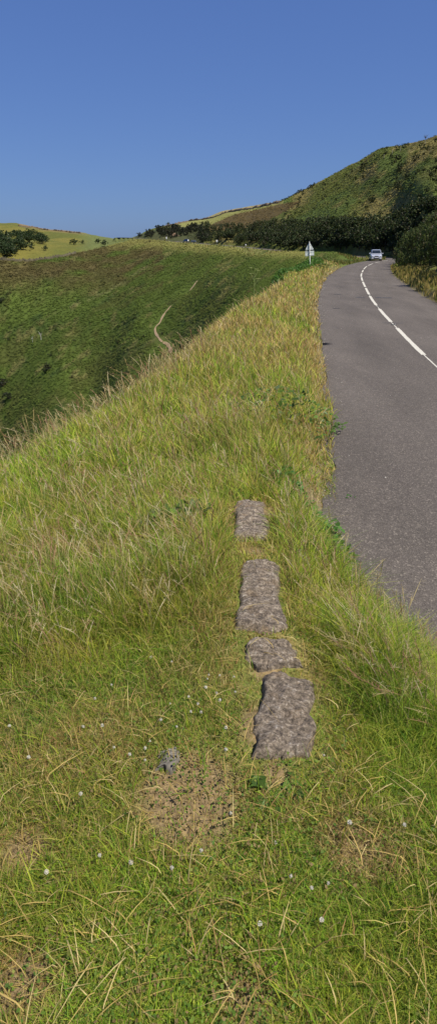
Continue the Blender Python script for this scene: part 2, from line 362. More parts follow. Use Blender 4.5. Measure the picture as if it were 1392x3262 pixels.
# ------------------------------------------------------------------ ground mesh
th = np.radians(np.concatenate([np.arange(-180, -26, 4), np.linspace(-26, 26, 560), np.arange(30, 180, 4)]))
rr = np.concatenate([[0.001, .25], np.exp(np.linspace(math.log(.5), math.log(1900), 640))])
TH, RR = np.meshgrid(th, rr); GX = (RR*np.sin(TH)).ravel(); GY = (RR*np.cos(TH)).ravel()
GZ = terr(GX, GY)
nt_, nr_ = len(th), len(rr)
i, j = np.meshgrid(np.arange(nr_-1), np.arange(nt_), indexing='ij')
a = (i*nt_+j).ravel(); b = (i*nt_+(j+1) % nt_).ravel(); Fg = np.stack([a, a+nt_, b+nt_, b], 1)
ground = mesh_np('ground', np.stack([GX, GY, GZ], 1), Fg, M_ground, col=cover(GX, GY, GZ), smooth=True)
tag(ground, kind='structure')
_terr = terr; _t0, _t1 = R(-26), R(26); _i0 = int(np.argmin(np.abs(th-_t0))); _ng = 560; _G = GZ.reshape(nr_, nt_)[:, _i0:_i0+_ng]; _lr0 = math.log(.5); _lr1 = math.log(1900)
def terr(x, y, rough=True):
    x = np.asarray(x, float); y = np.asarray(y, float); shp = x.shape; x = x.ravel(); y = y.ravel(); r = np.hypot(x, y); t = np.arctan2(x, y)
    ins = (t > _t0+.001)*(t < _t1-.001)*(r > .52)*(r < 1850)
    fi = (t-_t0)/(_t1-_t0)*(_ng-1); fr = (np.log(np.maximum(r, .5))-_lr0)/(_lr1-_lr0)*639
    i0 = np.clip(fi.astype(int), 0, _ng-2); r0 = np.clip(fr.astype(int), 0, 638); a_ = np.clip(fi-i0, 0, 1); b_ = np.clip(fr-r0, 0, 1)
    z = _G[r0+2, i0]*(1-a_)*(1-b_)+_G[r0+2, i0+1]*a_*(1-b_)+_G[r0+3, i0]*(1-a_)*b_+_G[r0+3, i0+1]*a_*b_
    if not ins.all(): z[~ins] = _terr(x[~ins], y[~ins])
    return z.reshape(shp)

# ------------------------------------------------------------------ road
lat = np.concatenate([[-HALF-.0, -HALF+.12], np.linspace(-2.3, 2.3, 13), [HALF-.12, HALF]])
RPd = catmull(RC, 40); 
RTd = np.gradient(RPd[:, :2], axis=0); RTd /= np.linalg.norm(RTd, axis=1)[:, None]; RNd = np.stack([RTd[:, 1], -RTd[:, 0]], 1)
Sd = np.concatenate([[0], np.cumsum(np.linalg.norm(np.diff(RPd[:, :2], axis=0), axis=1))])
V = []; Cc = []
for k in range(len(RPd)):
    for q, l in enumerate(lat):
        e = 0
        if q in (0, len(lat)-1): e = np.sign(l)*(.20*(vn(np.array([Sd[k]*1.1]), np.array([q*3.]), 5)[0]-.5) + .1*(vn(np.array([Sd[k]*5.]), np.array([q*3.]), 6)[0]-.5))
        p = RPd[k, :2] + RNd[k]*(l+e)*(hl(RPd[k, 1]) if l < 0 else 1); camber = -.035*(l/HALF)**2
        V.append((p[0], p[1], RPd[k, 2]+camber-.0))
        d = 1.0
        if q in (0, len(lat)-1): d = .9
        c = np.array([.88, .83, .735])*d
        tr = math.exp(-((abs(l)-.75)/.3)**2)+math.exp(-((abs(l)-2.1)/.3)**2)
        Cc.append(c*(.97+.10*tr))
V = np.array(V); m_ = len(lat)
i, j = np.meshgrid(np.arange(len(RPd)-1), np.arange(m_-1), indexing='ij'); a = (i*m_+j).ravel()
road = mesh_np('road', V, np.stack([a, a+1, a+m_+1, a+m_], 1), M_asph, col=np.array(Cc), smooth=True); tag(road, kind='structure')
def s_of(px, py):
    p = atz(px, py, 0); return Sd[np.argmin(np.hypot(RPd[:, 0]-p[0], RPd[:, 1]-p[1]))]
def road_pt(s, l, dz=0):
    x = np.interp(s, Sd, RPd[:, 0]); y = np.interp(s, Sd, RPd[:, 1]); z = np.interp(s, Sd, RPd[:, 2])
    nx = np.interp(s, Sd, RNd[:, 0]); ny = np.interp(s, Sd, RNd[:, 1])
    if l < -1: l = l*hl(y)
    return np.array([x+nx*l, y+ny*l, z-.035*(l/HALF)**2+dz])
def strip(mb, s0, s1, l0, l1, dz, step=.25, jag=0):
    ns = max(2, int((s1-s0)/step)+1); V = []
    for s in np.linspace(s0, s1, ns):
        V += [road_pt(s, l0+random.uniform(-jag, jag), dz), road_pt(s, l1+random.uniform(-jag, jag), dz)]
    mb.add(V, [(2*i, 2*i+1, 2*i+3, 2*i+2) for i in range(ns-1)])
dash_px = [((1391,1112),(1305,1044.6)),((1286,1025),(1238,983)),((1230,971),(1199.5,941.5)),((1197,937),(1176,916)),((1175,913),(1164,896)),((1163,893),(1159,882)),((1160,880),(1159,869)),((1161,866),(1166,858.5)),((1168,856),(1174,847)),((1177,844),(1183,838)),((1187,835.5),(1195,832)),((1200,830),(1209,828))]
mk = MB(); gaps = []
sl = [list(sorted((s_of(*a_), s_of(*b_)))) for a_, b_ in dash_px]
for k in (3.2, 8.0, 12.5): sl.append([sl[0][0]-k-2.6, sl[0][0]-k])
sl[0][0] -= .9
for s0, s1 in sl: strip(mk, s0, s1, -.062, .062, .006, .2, .006)
sl.sort()
strip(mk, sl[0][0]-6, sl[6][0], -.018, .018, .0035, .3, .003)
tag(mk.build('road_marking', M_paint), kind='structure')
M_patch = simple('tar_patch', (.045,.043,.045), .8, noise=.3, scale=30)
pm = MB()
s_p = s_of(1200, 947)
strip(pm, s_p-.12, s_p+.25, -.75, -.3, .0045, .08, .05); strip(pm, s_p-.2, s_p+.3, .25, 1.0, .0045, .08, .06)
s_q = s_of(1050, 980); strip(pm, s_q-.1, s_q+.1, -2.0, -1.75, .0045, .06, .03); s_q = s_of(1050, 935); strip(pm, s_q-.15, s_q+.15, -1.9, -1.5, .0045, .06, .04)
strip(pm, s_of(1286,1025)-.38, s_of(1286,1025)-.28, -.3, .35, .0045, .06, .02)
tag(pm.build('road_patches', M_patch), kind='structure')
# road studs in the gaps of the centre line
def stud(s):
    p = road_pt(s, .0, .005); t = empty('road_stud', p, -math.atan2(np.interp(s, Sd, RTd[:, 0]), np.interp(s, Sd, RTd[:, 1])))
    MB().box((0,0,.009), (.17,.13,.018), taper=.75).build('housing', M_darkmetal, t, bevel=.003)
    for sx in (-.03, .03): MB().box((sx,-.045,.024), (.022,.04,.012)).build('reflector', M_post, t)
    return t
for k, (i0, lb) in enumerate([(2, 'third'), (3, 'fourth'), (4, 'fifth'), (5, 'sixth')]):
    pass
order = [s for s in sl if s[1] > s_of(1391,1112)-1]
stud_lab = ['dark road stud in the nearest visible gap of the centre line', 'dark road stud in the second visible gap of the centre line', 'dark road stud just beyond the tar patches on the centre line', 'smallest dark road stud on the centre line, before the bend']
for k in range(4):
    tag(stud((order[k][1]+order[k+1][0])/2), stud_lab[k], 'road stud', 'road studs along the centre line')

# ------------------------------------------------------------------ blades
def blades(base, h, az, bend, w, col, ts, wp, twist=None):
    n_ = len(base); L = len(ts); tw = rng.uniform(0, math.pi, n_) if twist is None else twist
    d = np.stack([np.cos(az), np.sin(az), np.zeros(n_)], 1); s = np.stack([np.cos(tw), np.sin(tw), np.zeros(n_)], 1)
    V = np.empty((n_, L, 2, 3))
    for k, t in enumerate(ts):
        c = base + d*(h*bend*t*t)[:, None]; c[:, 2] += h*(t-.45*bend*t*t)
        o = s*(w*wp[k]/2)[:, None]
        V[:, k, 0] = c-o; V[:, k, 1] = c+o
    idx = np.arange(n_)[:, None]*(2*L) + (np.arange(L-1)*2)[None, :]; idx = idx.ravel()
    Fs = np.stack([idx, idx+1, idx+3, idx+2], 1)
    return V.reshape(-1, 3), Fs, np.repeat(col, 2*L, axis=0)
def join(parts):
    V = []; Fs = []; Cs = []; n_ = 0
    for v, f, c in parts: V.append(v); Fs.append(f+n_); Cs.append(c); n_ += len(v)
    return np.concatenate(V), np.concatenate(Fs), np.concatenate(Cs)
WALL = [gz(905, 2290, .92), gz(830, 1930, .86), gz(795, 1640, .74)]
def wall_d(x, y):
    best = np.full(len(x), 9.)
    for a_, b_ in ((WALL[0], WALL[1]), (WALL[1], WALL[2])):
        A = np.array(a_); B = np.array(b_); AB = B-A; t = np.clip(((x-A[0])*AB[0]+(y-A[1])*AB[1])/(AB@AB), -.12 if a_ is WALL[0] else 0, 1.06)
        best = np.minimum(best, np.hypot(x-A[0]-t*AB[0], y-A[1]-t*AB[1]))
    return best
def crest_x(y): return np.interp(y, [0,2,6,9.3,10.3,14.3,21,29,40,53,66,80], [-9,-7,-4.6,-3.2,-2.1,-1.1,-.2,1.1,2.9,4.8,6.9,9.5])
def wedge(nn, r0, r1, deg=33):
    r = np.exp(rng.uniform(math.log(r0), math.log(r1), nn)); t = rng.uniform(R(-deg), R(deg), nn)
    return r*np.sin(t), r*np.cos(t), r
def tallness(x, y):
    """canopy height in metres"""
    sd, _ = road_sd(x, y); r = np.hypot(x, y)
    t = .036 + .18*sst(1.75, 3.1, y + .55*(fbm(x*2, y*2, 81)-.5)*2 + .25*np.clip(-x, -1, 1))
    right = sst(.42, .7, x)*sst(1.45, 2.1, y)*(y < 5.5); t = np.maximum(t, .05+.24*right-.10*sst(.75, 1.05, x)*right); t = t*(1+.55*sst(4.5, 9, r)-.15*sst(18, 30, r))
    t *= .35+1.3*fbm(x*1.6, y*1.6, 83)
    t *= .25+.75*sst(.11, .24, wall_d(x, y))
    t *= .6+.4*sst(-.05, .5, np.abs(sd)-HALF)
    t *= 1-.6*sst(.55, .8, x)*sst(3.3, 4.2, y)*sst(9.5, 7, y)
    for (cx_, cy_, rr_) in DRY[:7]: t *= .35+.65*sst(rr_*.5, rr_*1.2, np.hypot(x-cx_, y-cy_))
    return t
GREEN = np.array([(.205,.30,.024),(.14,.235,.02),(.29,.33,.035),(.075,.145,.018),(.33,.33,.05),(.25,.28,.055)])
STRAW = np.array([(.47,.35,.12),(.42,.31,.10),(.52,.42,.19),(.37,.23,.09),(.42,.36,.11)])
def grass_cols(x, y, dry):
    n_ = len(x); g = GREEN[rng.integers(0, len(GREEN), n_)]; s = STRAW[rng.integers(0, len(STRAW), n_)]
    p = fbm(x*.9, y*.9, 91); q = fbm(x*3.1, y*3.1, 95)
    g = g*(.58+1.1*p[:, None]); g[:, 0] *= .72+.5*q
    pick = rng.uniform(0, 1, n_) < dry
    return (1+.22*sst(4.5, 10, np.hypot(x, y))[:, None])*np.where(pick[:, None], s*(.7+.45*rng.uniform(0, 1, n_))[:, None], g*(.75+.5*rng.uniform(0, 1, n_))[:, None])
def dryness(x, y):
    r = np.hypot(x, y); sd, _ = road_sd(x, y)
    d = .10+.30*(fbm(x*.8, y*.8, 101)-.38)+.25*(fbm(x*3, y*3, 103)-.4)
    d = d + .22*sst(5, 9, r)*(fbm(x*.6, y*.35, 207) > .42) + .42*sst(9, 19, r) - .30*sst(.52, .62, fbm(x*.5, y*.25, 205))*sst(60, 25, r) + .20*(1-sst(1.2, 2.1, y+.25*x)) + .22*sst(.5, .64, fbm(x*2.3+9, y*2.3, 301))*(r < 5) + .25*sst(.3, 0, np.abs(sd)-HALF-.15)
    for (cx_, cy_, rr_) in DRY: d = d + .5*(1-sst(rr_*.5, rr_*1.1, np.hypot(x-cx_, y-cy_)))
    d = d+.3*(1-sst(.1, .35, wall_d(x, y)))
    return np.clip(d, .04, .88)
def in_left(x, y, sd):
    return (sd < -HALF+.07)*(x > crest_x(y)-1.2-.04*np.hypot(x, y))
def qpx(l, z): return [gz(px, py, z) for px, py in l]
def stone_px(l, lift, seed):
    cx_ = sum(a for a, b in l)/4; cy_ = sum(b for a, b in l)/4; z_ = .8
    for _ in range(6):
        x_, y_ = gz(cx_, cy_, z_); z_ = float(terr(np.array([x_]), np.array([y_]))[0])+lift
    return (qpx(l, z_), lift+.010, seed)
STONES = [stone_px([(788,2425),(1022,2410),(1005,2130),(822,2142)], .012, 1), stone_px([(772,2138),(975,2125),(948,2046),(780,2052)], .004, 5), stone_px([(732,2040),(925,2034),(905,1755),(758,1778)], .018, 2), stone_px([(722,1742),(872,1736),(852,1556),(750,1562)], .022, 3)]
def on_stone(x, y, k=.97):
    r_ = np.zeros(len(x), bool)
    for q_, _, _ in STONES:
        q_ = np.array(q_); c_ = q_.mean(0); q_ = c_+(q_-c_)*k; ins = np.ones(len(x), bool)
        for i_ in range(4):
            a_, b_ = q_[i_], q_[(i_+1) % 4]; ins &= ((b_[0]-a_[0])*(y-a_[1])-(b_[1]-a_[1])*(x-a_[0])) > 0
        r_ |= ins
    return r_
TS4 = [0, .38, .72, 1.0]; WP4 = [1, .95, .65, .08]
# verge and turf
parts = []
def zone(N, r0, r1, wmin, wk, keep=None, deg=33, hk=1.0):
    x, y, r = wedge(N, r0, r1, deg); sd, _ = road_sd(x, y); ok = in_left(x, y, sd)
    wd = wall_d(x, y); ok &= ~on_stone(x, y, .86)
    x, y, r = x[ok], y[ok], r[ok]
    bare = np.zeros(len(x))
    for (cx_, cy_, rr_) in DRY: bare = np.maximum(bare, .72*(1-sst(rr_*.3, rr_, np.hypot(x-cx_, y-cy_))))
    k = rng.uniform(0, 1, len(x)) > bare; x, y, r = x[k], y[k], r[k]
    n_ = len(x); z = terr(x, y); t = tallness(x, y)*hk
    h = t*rng.uniform(.45, 1.25, n_)
    lean = 2.6+1.6*(fbm(x*.7, y*.7, 111)-.5)*4 + rng.normal(0, 2.4, n_)
    bend = rng.uniform(.15, .95, n_); short = t < .11; bend = np.where(short, rng.uniform(.2, 1.2, n_), bend)
    h = np.where(short, h+.02, h)
    w = np.maximum(wmin, wk*r)*rng.uniform(.5, 1.0, n_)*np.where(rng.uniform(0, 1, n_) < .2, 2.0, 1.)
    return blades(np.stack([x, y, z-.01], 1), h, lean, bend, w, grass_cols(x, y, dryness(x, y)), TS4, WP4)
def tufts(N):
    x, y, r = wedge(N, .6, 3.4, 33); x = x+.02*rng.normal(0, 1, N); sd, _ = road_sd(x, y); ok = in_left(x, y, sd)*~on_stone(x, y, 1)*(fbm(x*6, y*6, 181) > .5); x, y = x[ok], y[ok]; n_ = len(x)
    c_ = np.where((rng.uniform(0, 1, n_) < .45)[:, None], STRAW[rng.integers(0, 5, n_)], GREEN[rng.integers(0, 3, n_)])*rng.uniform(.9, 1.35, n_)[:, None]
    return blades(np.stack([x, y, terr(x, y)], 1), rng.uniform(.05, .14, n_), rng.uniform(0, 6.28, n_), rng.uniform(.1, .9, n_), rng.uniform(.0022, .004, n_), c_, TS4, WP4)
tag((lambda J: mesh_np('turf_grass', J[0], J[1], M_grass, col=J[2]))(join([zone(150000, .55, 2.6, .0022, .0011), tufts(5000)])),
    'short patchy turf and tufts of green and straw grass in the foreground', 'grass', kind='stuff')
J = join([zone(150000, 2.4, 9, .003, .0011), zone(150000, 9, 80, .008, .0010, deg=28, hk=1.0)])
tag(mesh_np('verge_grass', J[0], J[1], M_grass, col=J[2]), 'long green and straw coloured grass covering the verge between slope and road', 'grass', kind='stuff')
# right-hand verge, dry and yellow
x, y, r = wedge(90000, 22, 170, 24); sd, _ = road_sd(x, y); ok = (sd > HALF+.05)*(sd < HALF+1.9+.8*vn(x/3, y/3, 7)); x, y, r = x[ok], y[ok], r[ok]
n_ = len(x); z = terr(x, y)
YG = np.array([(.33,.26,.075),(.25,.22,.05),(.17,.18,.035),(.40,.30,.10)])
J = blades(np.stack([x, y, z], 1), rng.uniform(.18, .5, n_), rng.uniform(0, 6.28, n_), rng.uniform(.1, .7, n_), .0013*r*rng.uniform(.6, 1.3, n_), YG[rng.integers(0, 4, n_)]*rng.uniform(.7, 1.2, n_)[:, None], TS4, WP4)
tag(mesh_np('roadside_grass', J[0], J[1], M_grass, col=J[2]), 'dry yellow grass strip below the hedge on the right of the road', 'grass', kind='stuff')
# far lip grass along the bench
x, y, r = wedge(60000, 75, 640, 24); sd, _ = road_sd(x, y); ok = (sd < -HALF-.2)*(sd > -HALF-7); x, y, r = x[ok], y[ok], r[ok]; n_ = len(x); z = terr(x, y)
J = blades(np.stack([x, y, z], 1), rng.uniform(.3, .7, n_)*(.7+r/400), rng.uniform(0, 6.28, n_), rng.uniform(.1, .6, n_), .0011*r*rng.uniform(.6, 1.3, n_), np.array([(.25,.21,.06),(.15,.17,.035),(.10,.14,.03),(.3,.23,.08)])[rng.integers(0, 4, n_)]*rng.uniform(.7, 1.2, n_)[:, None], TS4, WP4)
tag(mesh_np('bank_grass', J[0], J[1], M_grass, col=J[2]), 'yellow green grass on the lip of the slope along the far road', 'grass', kind='stuff')

# seed heads on tall stalks
def seeds(N, r0, r1, hmul=1.0, prob=None, name='seed_head_grass', label='', wk=.0011):
    x, y, r = wedge(N, r0, r1, 32); sd, _ = road_sd(x, y); ok = in_left(x, y, sd); t = tallness(x, y)
    ok &= (t > .12)
    if prob is not None: ok &= rng.uniform(0, 1, N) < prob(x, y, sd)
    ok &= wall_d(x, y) > .22
    x, y, r, t = x[ok], y[ok], r[ok], t[ok]; n_ = len(x); z = terr(x, y)
    h = (t*1.05+.07)*rng.uniform(.8, 1.35, n_)*hmul; az = 2.4+rng.normal(0, 1.0, n_); bend = rng.uniform(.1, .75, n_)
    w = np.maximum(.0014, wk*.5*r)
    col = np.array([(.52,.43,.22),(.46,.36,.16),(.38,.23,.13),(.58,.50,.30),(.34,.32,.12)])[rng.integers(0, 5, n_)]*rng.uniform(.75, 1.1, n_)[:, None]
    base = np.stack([x, y, z], 1); tw = rng.uniform(0, math.pi, n_)
    ts = [0, .4, .72, .78, .88, .96, 1.03]; P_ = []
    hw = np.minimum(2.4, .005/w*1.0+1.0).mean()
    wp = [.9, .8, .7, hw*.8, hw, hw*.7, .2]
    P_.append(blades(base, h, az, bend, w, col, ts, wp, tw)); P_.append(blades(base, h, az, bend, w, col, ts, wp, tw+1.57))
    # spikelets
    k = 9; tt = rng.uniform(.76, 1.0, (n_, k)); d = np.stack([np.cos(az), np.sin(az), 0*az], 1)
    cpt = base[:, None, :] + d[:, None, :]*(h*bend)[:, None, None]*(tt**2)[..., None]; cpt[..., 2] += h[:, None]*(tt-.45*bend[:, None]*tt**2)
    cpt = cpt.reshape(-1, 3); m = len(cpt); sw = np.repeat(w, k)
    P_.append(blades(cpt, np.repeat(np.clip(h*.045, .008, .03), k), rng.uniform(0, 6.28, m), rng.uniform(.4, 1.6, m), sw*1.4, np.repeat(col, k, 0)*rng.uniform(.8, 1.2, m)[:, None], [0, .5, 1], [.4, 1, .3]))
    return join(P_)
J = join([seeds(4600, 1.9, 9, prob=lambda x, y, sd: .25+.75*(fbm(x*1.1, y*1.1, 121) > .5)), seeds(8000, 7, 40, prob=lambda x, y, sd: .45+0*x),
          seeds(6500, 5, 16, 1.25, prob=lambda x, y, sd: 1.0*(np.abs(x-crest_x(y)) < 1.0)), seeds(260, 2.4, 7, .9, prob=lambda x, y, sd: 1.*(sd > -HALF-.8))])
tag(mesh_np('seed_head_grass', J[0], J[1], M_grass, col=J[2]), 'tall bent straw coloured grass stalks with feathery seed heads', 'grass', kind='stuff')
# dead straws lying in the turf
x, y, r = wedge(1500, .6, 3.2, 33); sd, _ = road_sd(x, y); ok = in_left(x, y, sd)*(fbm(x*4, y*4, 131) > .42); x, y, r = x[ok], y[ok], r[ok]; n_ = len(x); z = terr(x, y)
J = blades(np.stack([x, y, z+rng.uniform(.01, .05, n_)], 1), rng.uniform(.03, .09, n_), rng.uniform(0, 6.28, n_), rng.uniform(1.2, 2.2, n_), rng.uniform(.0018, .0034, n_), STRAW[rng.integers(0, 3, n_)]*rng.uniform(.8, 1.35, n_)[:, None], [0, .33, .66, 1], [.8, 1, 1, .3])
tag(mesh_np('dead_straw', J[0], J[1], M_grass, col=J[2]), 'bleached dead grass straws lying over the short turf', 'dead grass', kind='stuff')
# clover leaves low in the turf
x, y, r = wedge(34000, .55, 4.5, 33); sd, _ = road_sd(x, y); ok = in_left(x, y, sd)*(fbm(x*3, y*3, 171)+.25*rng.uniform(-1, 1, len(x)) > .52)*~on_stone(x, y, 1); x, y = x[ok], y[ok]; n_ = len(x); z = terr(x, y)+rng.uniform(.005, .045, n_)
def leafcloud0(cen, size, col):
    n_ = len(cen); nor = np.array([0, 0, 1.])+rng.normal(0, .45, (n_, 3)); nor /= np.linalg.norm(nor, axis=1)[:, None]
    t = np.cross(nor, rng.normal(0, 1, (n_, 3))); t /= np.linalg.norm(t, axis=1)[:, None]; b_ = np.cross(nor, t); s = size[:, None]
    V = np.stack([cen-t*s, cen-b_*s*.7, cen+t*s, cen+b_*s*.7], 1).reshape(-1, 3); return V, np.arange(n_*4).reshape(-1, 4), np.repeat(col, 4, 0)
J = leafcloud0(np.stack([x, y, z], 1), rng.uniform(.003, .007, n_), np.array([(.12,.20,.03),(.15,.23,.035),(.08,.15,.025),(.20,.22,.05),(.22,.16,.07)])[rng.integers(0, 5, n_)]*rng.uniform(.7, 1.25, n_)[:, None])
tag(mesh_np('clover_leaves', J[0], J[1], M_grass, col=J[2]), 'small green clover leaves low among the turf grass', 'clover', kind='stuff')
# grit along the road edge
g = MB()
for k in range(420):
    s = random.uniform(s_of(1392, 1990), s_of(1040, 900)); l = -HALF+abs(random.gauss(0, .22))-.12
    if random.random() < .12: l = random.uniform(-2.6, 1)
    p = road_pt(s, l, .004); q = random.uniform(.003, .009)*(1+.03*p[1]); g.ball(p, q, 5, 3, (1, random.uniform(.6, 1.3), .6))
tag(g.build('road_grit', simple('grit', (.45,.42,.37), .9, noise=.5, scale=3)), 'pale stone chippings scattered along the edge of the road', 'grit', kind='stuff')

# ------------------------------------------------------------------ leaf clouds
def leafcloud(cen, nor, size, col, aspect=.6, jitter=.8):
    n_ = len(cen); nor = nor + rng.normal(0, jitter, (n_, 3)); nor /= np.linalg.norm(nor, axis=1)[:, None]+1e-9
    t = np.cross(nor, rng.normal(0, 1, (n_, 3))); t /= np.linalg.norm(t, axis=1)[:, None]+1e-9; b_ = np.cross(nor, t)
    s = (size*np.ones(n_))[:, None]; a_ = s*t; c_ = s*b_*aspect
    V = np.stack([cen-a_, cen-c_+nor*s*.15, cen+a_, cen+c_+nor*s*.15], 1).reshape(-1, 3)
    Fs = np.arange(n_*4).reshape(-1, 4)
    return V, Fs, np.repeat(col, 4, 0)
def crown_pts(lobes, n_, shell=.35, squash=1):
    """leaf clusters on lumpy lobes, small boughs give gaps and clumps"""
    P_ = []; Nn = []; W = []
    vol = np.array([l[3]**2 for l in lobes]); vol = vol/vol.sum()
    for (cx_, cy_, cz_, rad), v in zip(lobes, vol):
        m = max(6, int(n_*v/14)); d = rng.normal(0, 1, (m, 3)); d /= np.linalg.norm(d, axis=1)[:, None]
        rad_ = rad*(1-shell*rng.uniform(0, 1, m)**1.6)*(.85+.35*rng.uniform(0, 1, m)); c = np.array([cx_, cy_, cz_])+d*rad_[:, None]*np.array([1, 1, .8])
        k = 14; br = rad*.17*rng.uniform(.6, 1.4, m)
        off = rng.normal(0, 1, (m, k, 3)); off /= np.linalg.norm(off, axis=2)[..., None]; off *= (br[:, None]*rng.uniform(.3, 1, (m, k)))[..., None]
        P_.append((c[:, None]+off).reshape(-1, 3)); Nn.append((np.repeat(d, k, 0)*.6+off.reshape(-1, 3)/np.repeat(br, k)[:, None]*.7+np.array([0, 0, .25]))); W.append(np.repeat(rng.uniform(0, 1, m), k))
    return np.concatenate(P_), np.concatenate(Nn), np.concatenate(W)
def make_tree(h, spread, n_leaf, leaf, cols, label, cat='tree', name='tree', low=.12, nl=9):
    t = empty(name, (0, 0, 0)); lob = []
    for k in range(nl):
        a_ = random.uniform(0, 6.28); q = random.random()**.6*spread*.55; zz = random.uniform(low+.12, .78)*h
        lob.append((math.cos(a_)*q, math.sin(a_)*q, zz, h*random.uniform(.17, .29)))
    lob.append((0, 0, h*.72, h*.27)); lob.append((0, 0, h*.42, h*.32))
    P_, Nn, Wt = crown_pts(lob, n_leaf); ok = P_[:, 2] > .03*h; P_, Nn, Wt = P_[ok], Nn[ok], Wt[ok]
    cA = np.array(cols); idx = np.minimum((Wt*len(cA)).astype(int), len(cA)-1); col = cA[idx]*rng.uniform(.75, 1.3, len(P_))[:, None]
    V, Fs, Cl = leafcloud(P_, Nn, leaf*rng.uniform(.6, 1.3, len(P_)), col)
    mesh_np('crown', V, Fs, M_leaf, parent=t, col=Cl)
    tr = MB(); tr.tube([(0,0,-.3),(.05*h*.1,0,h*.2),(-.02*h,.02*h,h*.45),(0,0,h*.7)], [h*.035, h*.028, h*.018, h*.006], 7)
    for lx, ly, lz, lr in lob[:6]: tr.tube([(0,0,h*.22),(lx*.5,ly*.5,lz*.65),(lx,ly,lz)], [h*.016, h*.010, h*.003], 5)
    tr.build('trunk', M_bark, t, smooth=True)
    return t
DK = [(.028,.046,.013),(.045,.07,.018),(.034,.055,.018),(.07,.095,.024),(.05,.062,.02),(.06,.06,.024)]
DKN = [(.045,.075,.014),(.065,.105,.02),(.04,.065,.015),(.11,.14,.03),(.08,.095,.022),(.085,.075,.03)]
def hide_first(protos): return {id(p): False for p in protos}
def placer(protos, label, cat, group):
    used = set()
    def put(i_, loc, s=1.0, rz=None, lab=None):
        p = protos[i_ % len(protos)]
        o = p if id(p) not in used else copy_tree(p)
        used.add(id(p)); o.location = [float(v) for v in loc]; o.rotation_euler = (0, 0, random.uniform(0, 6.28) if rz is None else rz); o.scale = (s, s, s*random.uniform(.85, 1.1))
        tag(o, lab or label, cat, group); return o
    return put
far_p = [make_tree(5.5, 6, 2600, .20, DK, '', nl=8) for _ in range(5)]
put = placer(far_p, 'dense dark green tree in the belt along the foot of the right hill', 'tree', 'dark trees in the belt at the foot of the hill')
k = 0
def surf(px, py, D):
    p = at(px, py, D); p[2] = terr(p[:1], p[1:2])[0]; return p
BT = ([640,744,800,850,880,920,960,1104,1212,1285,1330,1400], [722,740,738,722,702,728,738,734,712,692,672,655])
BB = ([640,750,900,1000,1100,1200,1290,1320,1400], [772,780,793,800,805,806,806,806,806])
for row in range(6):
    for px in np.arange(650, 1300, 20.5):
        px = px+random.uniform(-4, 4)+row*5; lo = np.interp(px, *BT); hi = np.interp(px, *BB)
        n_r = 2+int((hi-lo)/17)
        if row >= n_r and row < 5: continue
        py = hi-2-(hi-lo)*row/max(1, n_r-1)*.97+random.uniform(-3, 3)
        if row == 5: py = random.uniform(hi-12, hi+4)
        p = hit(px, py, 150 if px > 1180 else 170)
        if p is None: continue
        if row == 0:
            D = np.interp(px, [640,750,900,1000,1100,1200,1290], [520,445,308,255,217,190,160]); p = surf(px, 776, D)
        if road_sd(p[:1], p[1:2])[0][0] < 3.6: continue
        s_ = 5.9*random.uniform(.8, 1.15)*min(1, .45+p[1]/500); s_ = s_/5.5
        put(k, p, s_); k += 1
for _ in range(34):
    px = random.uniform(1225, 1425); lo = np.interp(px, *BT)+10; py = random.uniform(lo, 775); p = hit(px, py, 118)
    if p is None or road_sd(p[:1], p[1:2])[0][0] < 6: continue
    put(k, p, random.uniform(.6, .9)); k += 1
print('belt trees', k)
# dark scrub knoll left end of the belt (px 440-650)
far_b = [make_tree(3.2, 5, 1300, .22, [(.025,.032,.016),(.036,.038,.02),(.028,.045,.016),(.05,.045,.024)], '', name='bush', nl=6, low=.0) for _ in range(4)]
putb = placer(far_b, 'dark scrub bush on the knoll above the parked cars', 'bush', 'scrub bushes on the knoll')
k = 0
for _ in range(400):
    px = random.uniform(440, 668); py = random.uniform(716, 768)
    lo = np.interp(px, [440,524,600,640,668], [752,726,724,712,728]); hi = np.interp(px, [440,530,545,625,668], [755,757,758,764,772])
    if not (lo < py < hi) or (565 < px < 625 and py > 752): continue
    p = hit(px, py, 400)
    if p is None or abs(road_sd(p[:1], p[1:2])[0][0]) < 6: continue
    putb(k, p, random.uniform(.9, 1.7)); k += 1
    if k > 95: break
# near trees on the right
near_p = [make_tree(5.2, 6, 15000, .085, DKN, '', nl=11, low=0) for _ in range(3)]
putn = placer(near_p, 'tall dark leafy tree overhanging the verge on the right of the road', 'tree', 'big dark trees on the right of the road')
for i_, (off, D, s_, sx) in enumerate([(3.4,33,.7,.55),(3.3,37.5,.8,.55),(3.2,42,.85,.55),(3.2,46.5,.8,.55),(3.2,51,.85,.55),(3.2,56,.8,.55),(3.0,61,.85,.55),(2.9,66,.85,.55),(2.8,71.5,.85,.55),(2.3,77,.9,.55),(2.2,82.5,.95,.55),(2.1,88,.9,.5),(2.0,93,.9,.5),(2.0,98,.8,.5),
        (5.5,42,1.05,.9),(5.5,50,1.1,.9),(5.8,59,1.15,.9),(5.8,68,1.15,.9),(5.6,78,1.2,.9),(5.2,88,1.15,.85),(4.8,97,1.05,.8),(9.5,62,1.25,1),(9.5,76,1.3,1),(9,90,1.25,1),(8.5,102,1.2,1),(4.2,105,.85,.7),(6.8,112,1.1,.9),(12.5,99,1.3,1),(11,112,1.25,1)]):
    k = int(np.argmin(np.abs(RPd[:, 1]-D)+1e3*(RPd[:, 1] > 130))); q = RPd[k, :2]+RNd[k]*(HALF+off); z = terr(q[:1], q[1:2])[0]
    s_ = s_*(1 if i_ < 14 else .8); o = putn(i_, (q[0], q[1], z-.1), s_); o.scale = (s_*sx, s_*sx, s_*random.uniform(.92, 1.08))
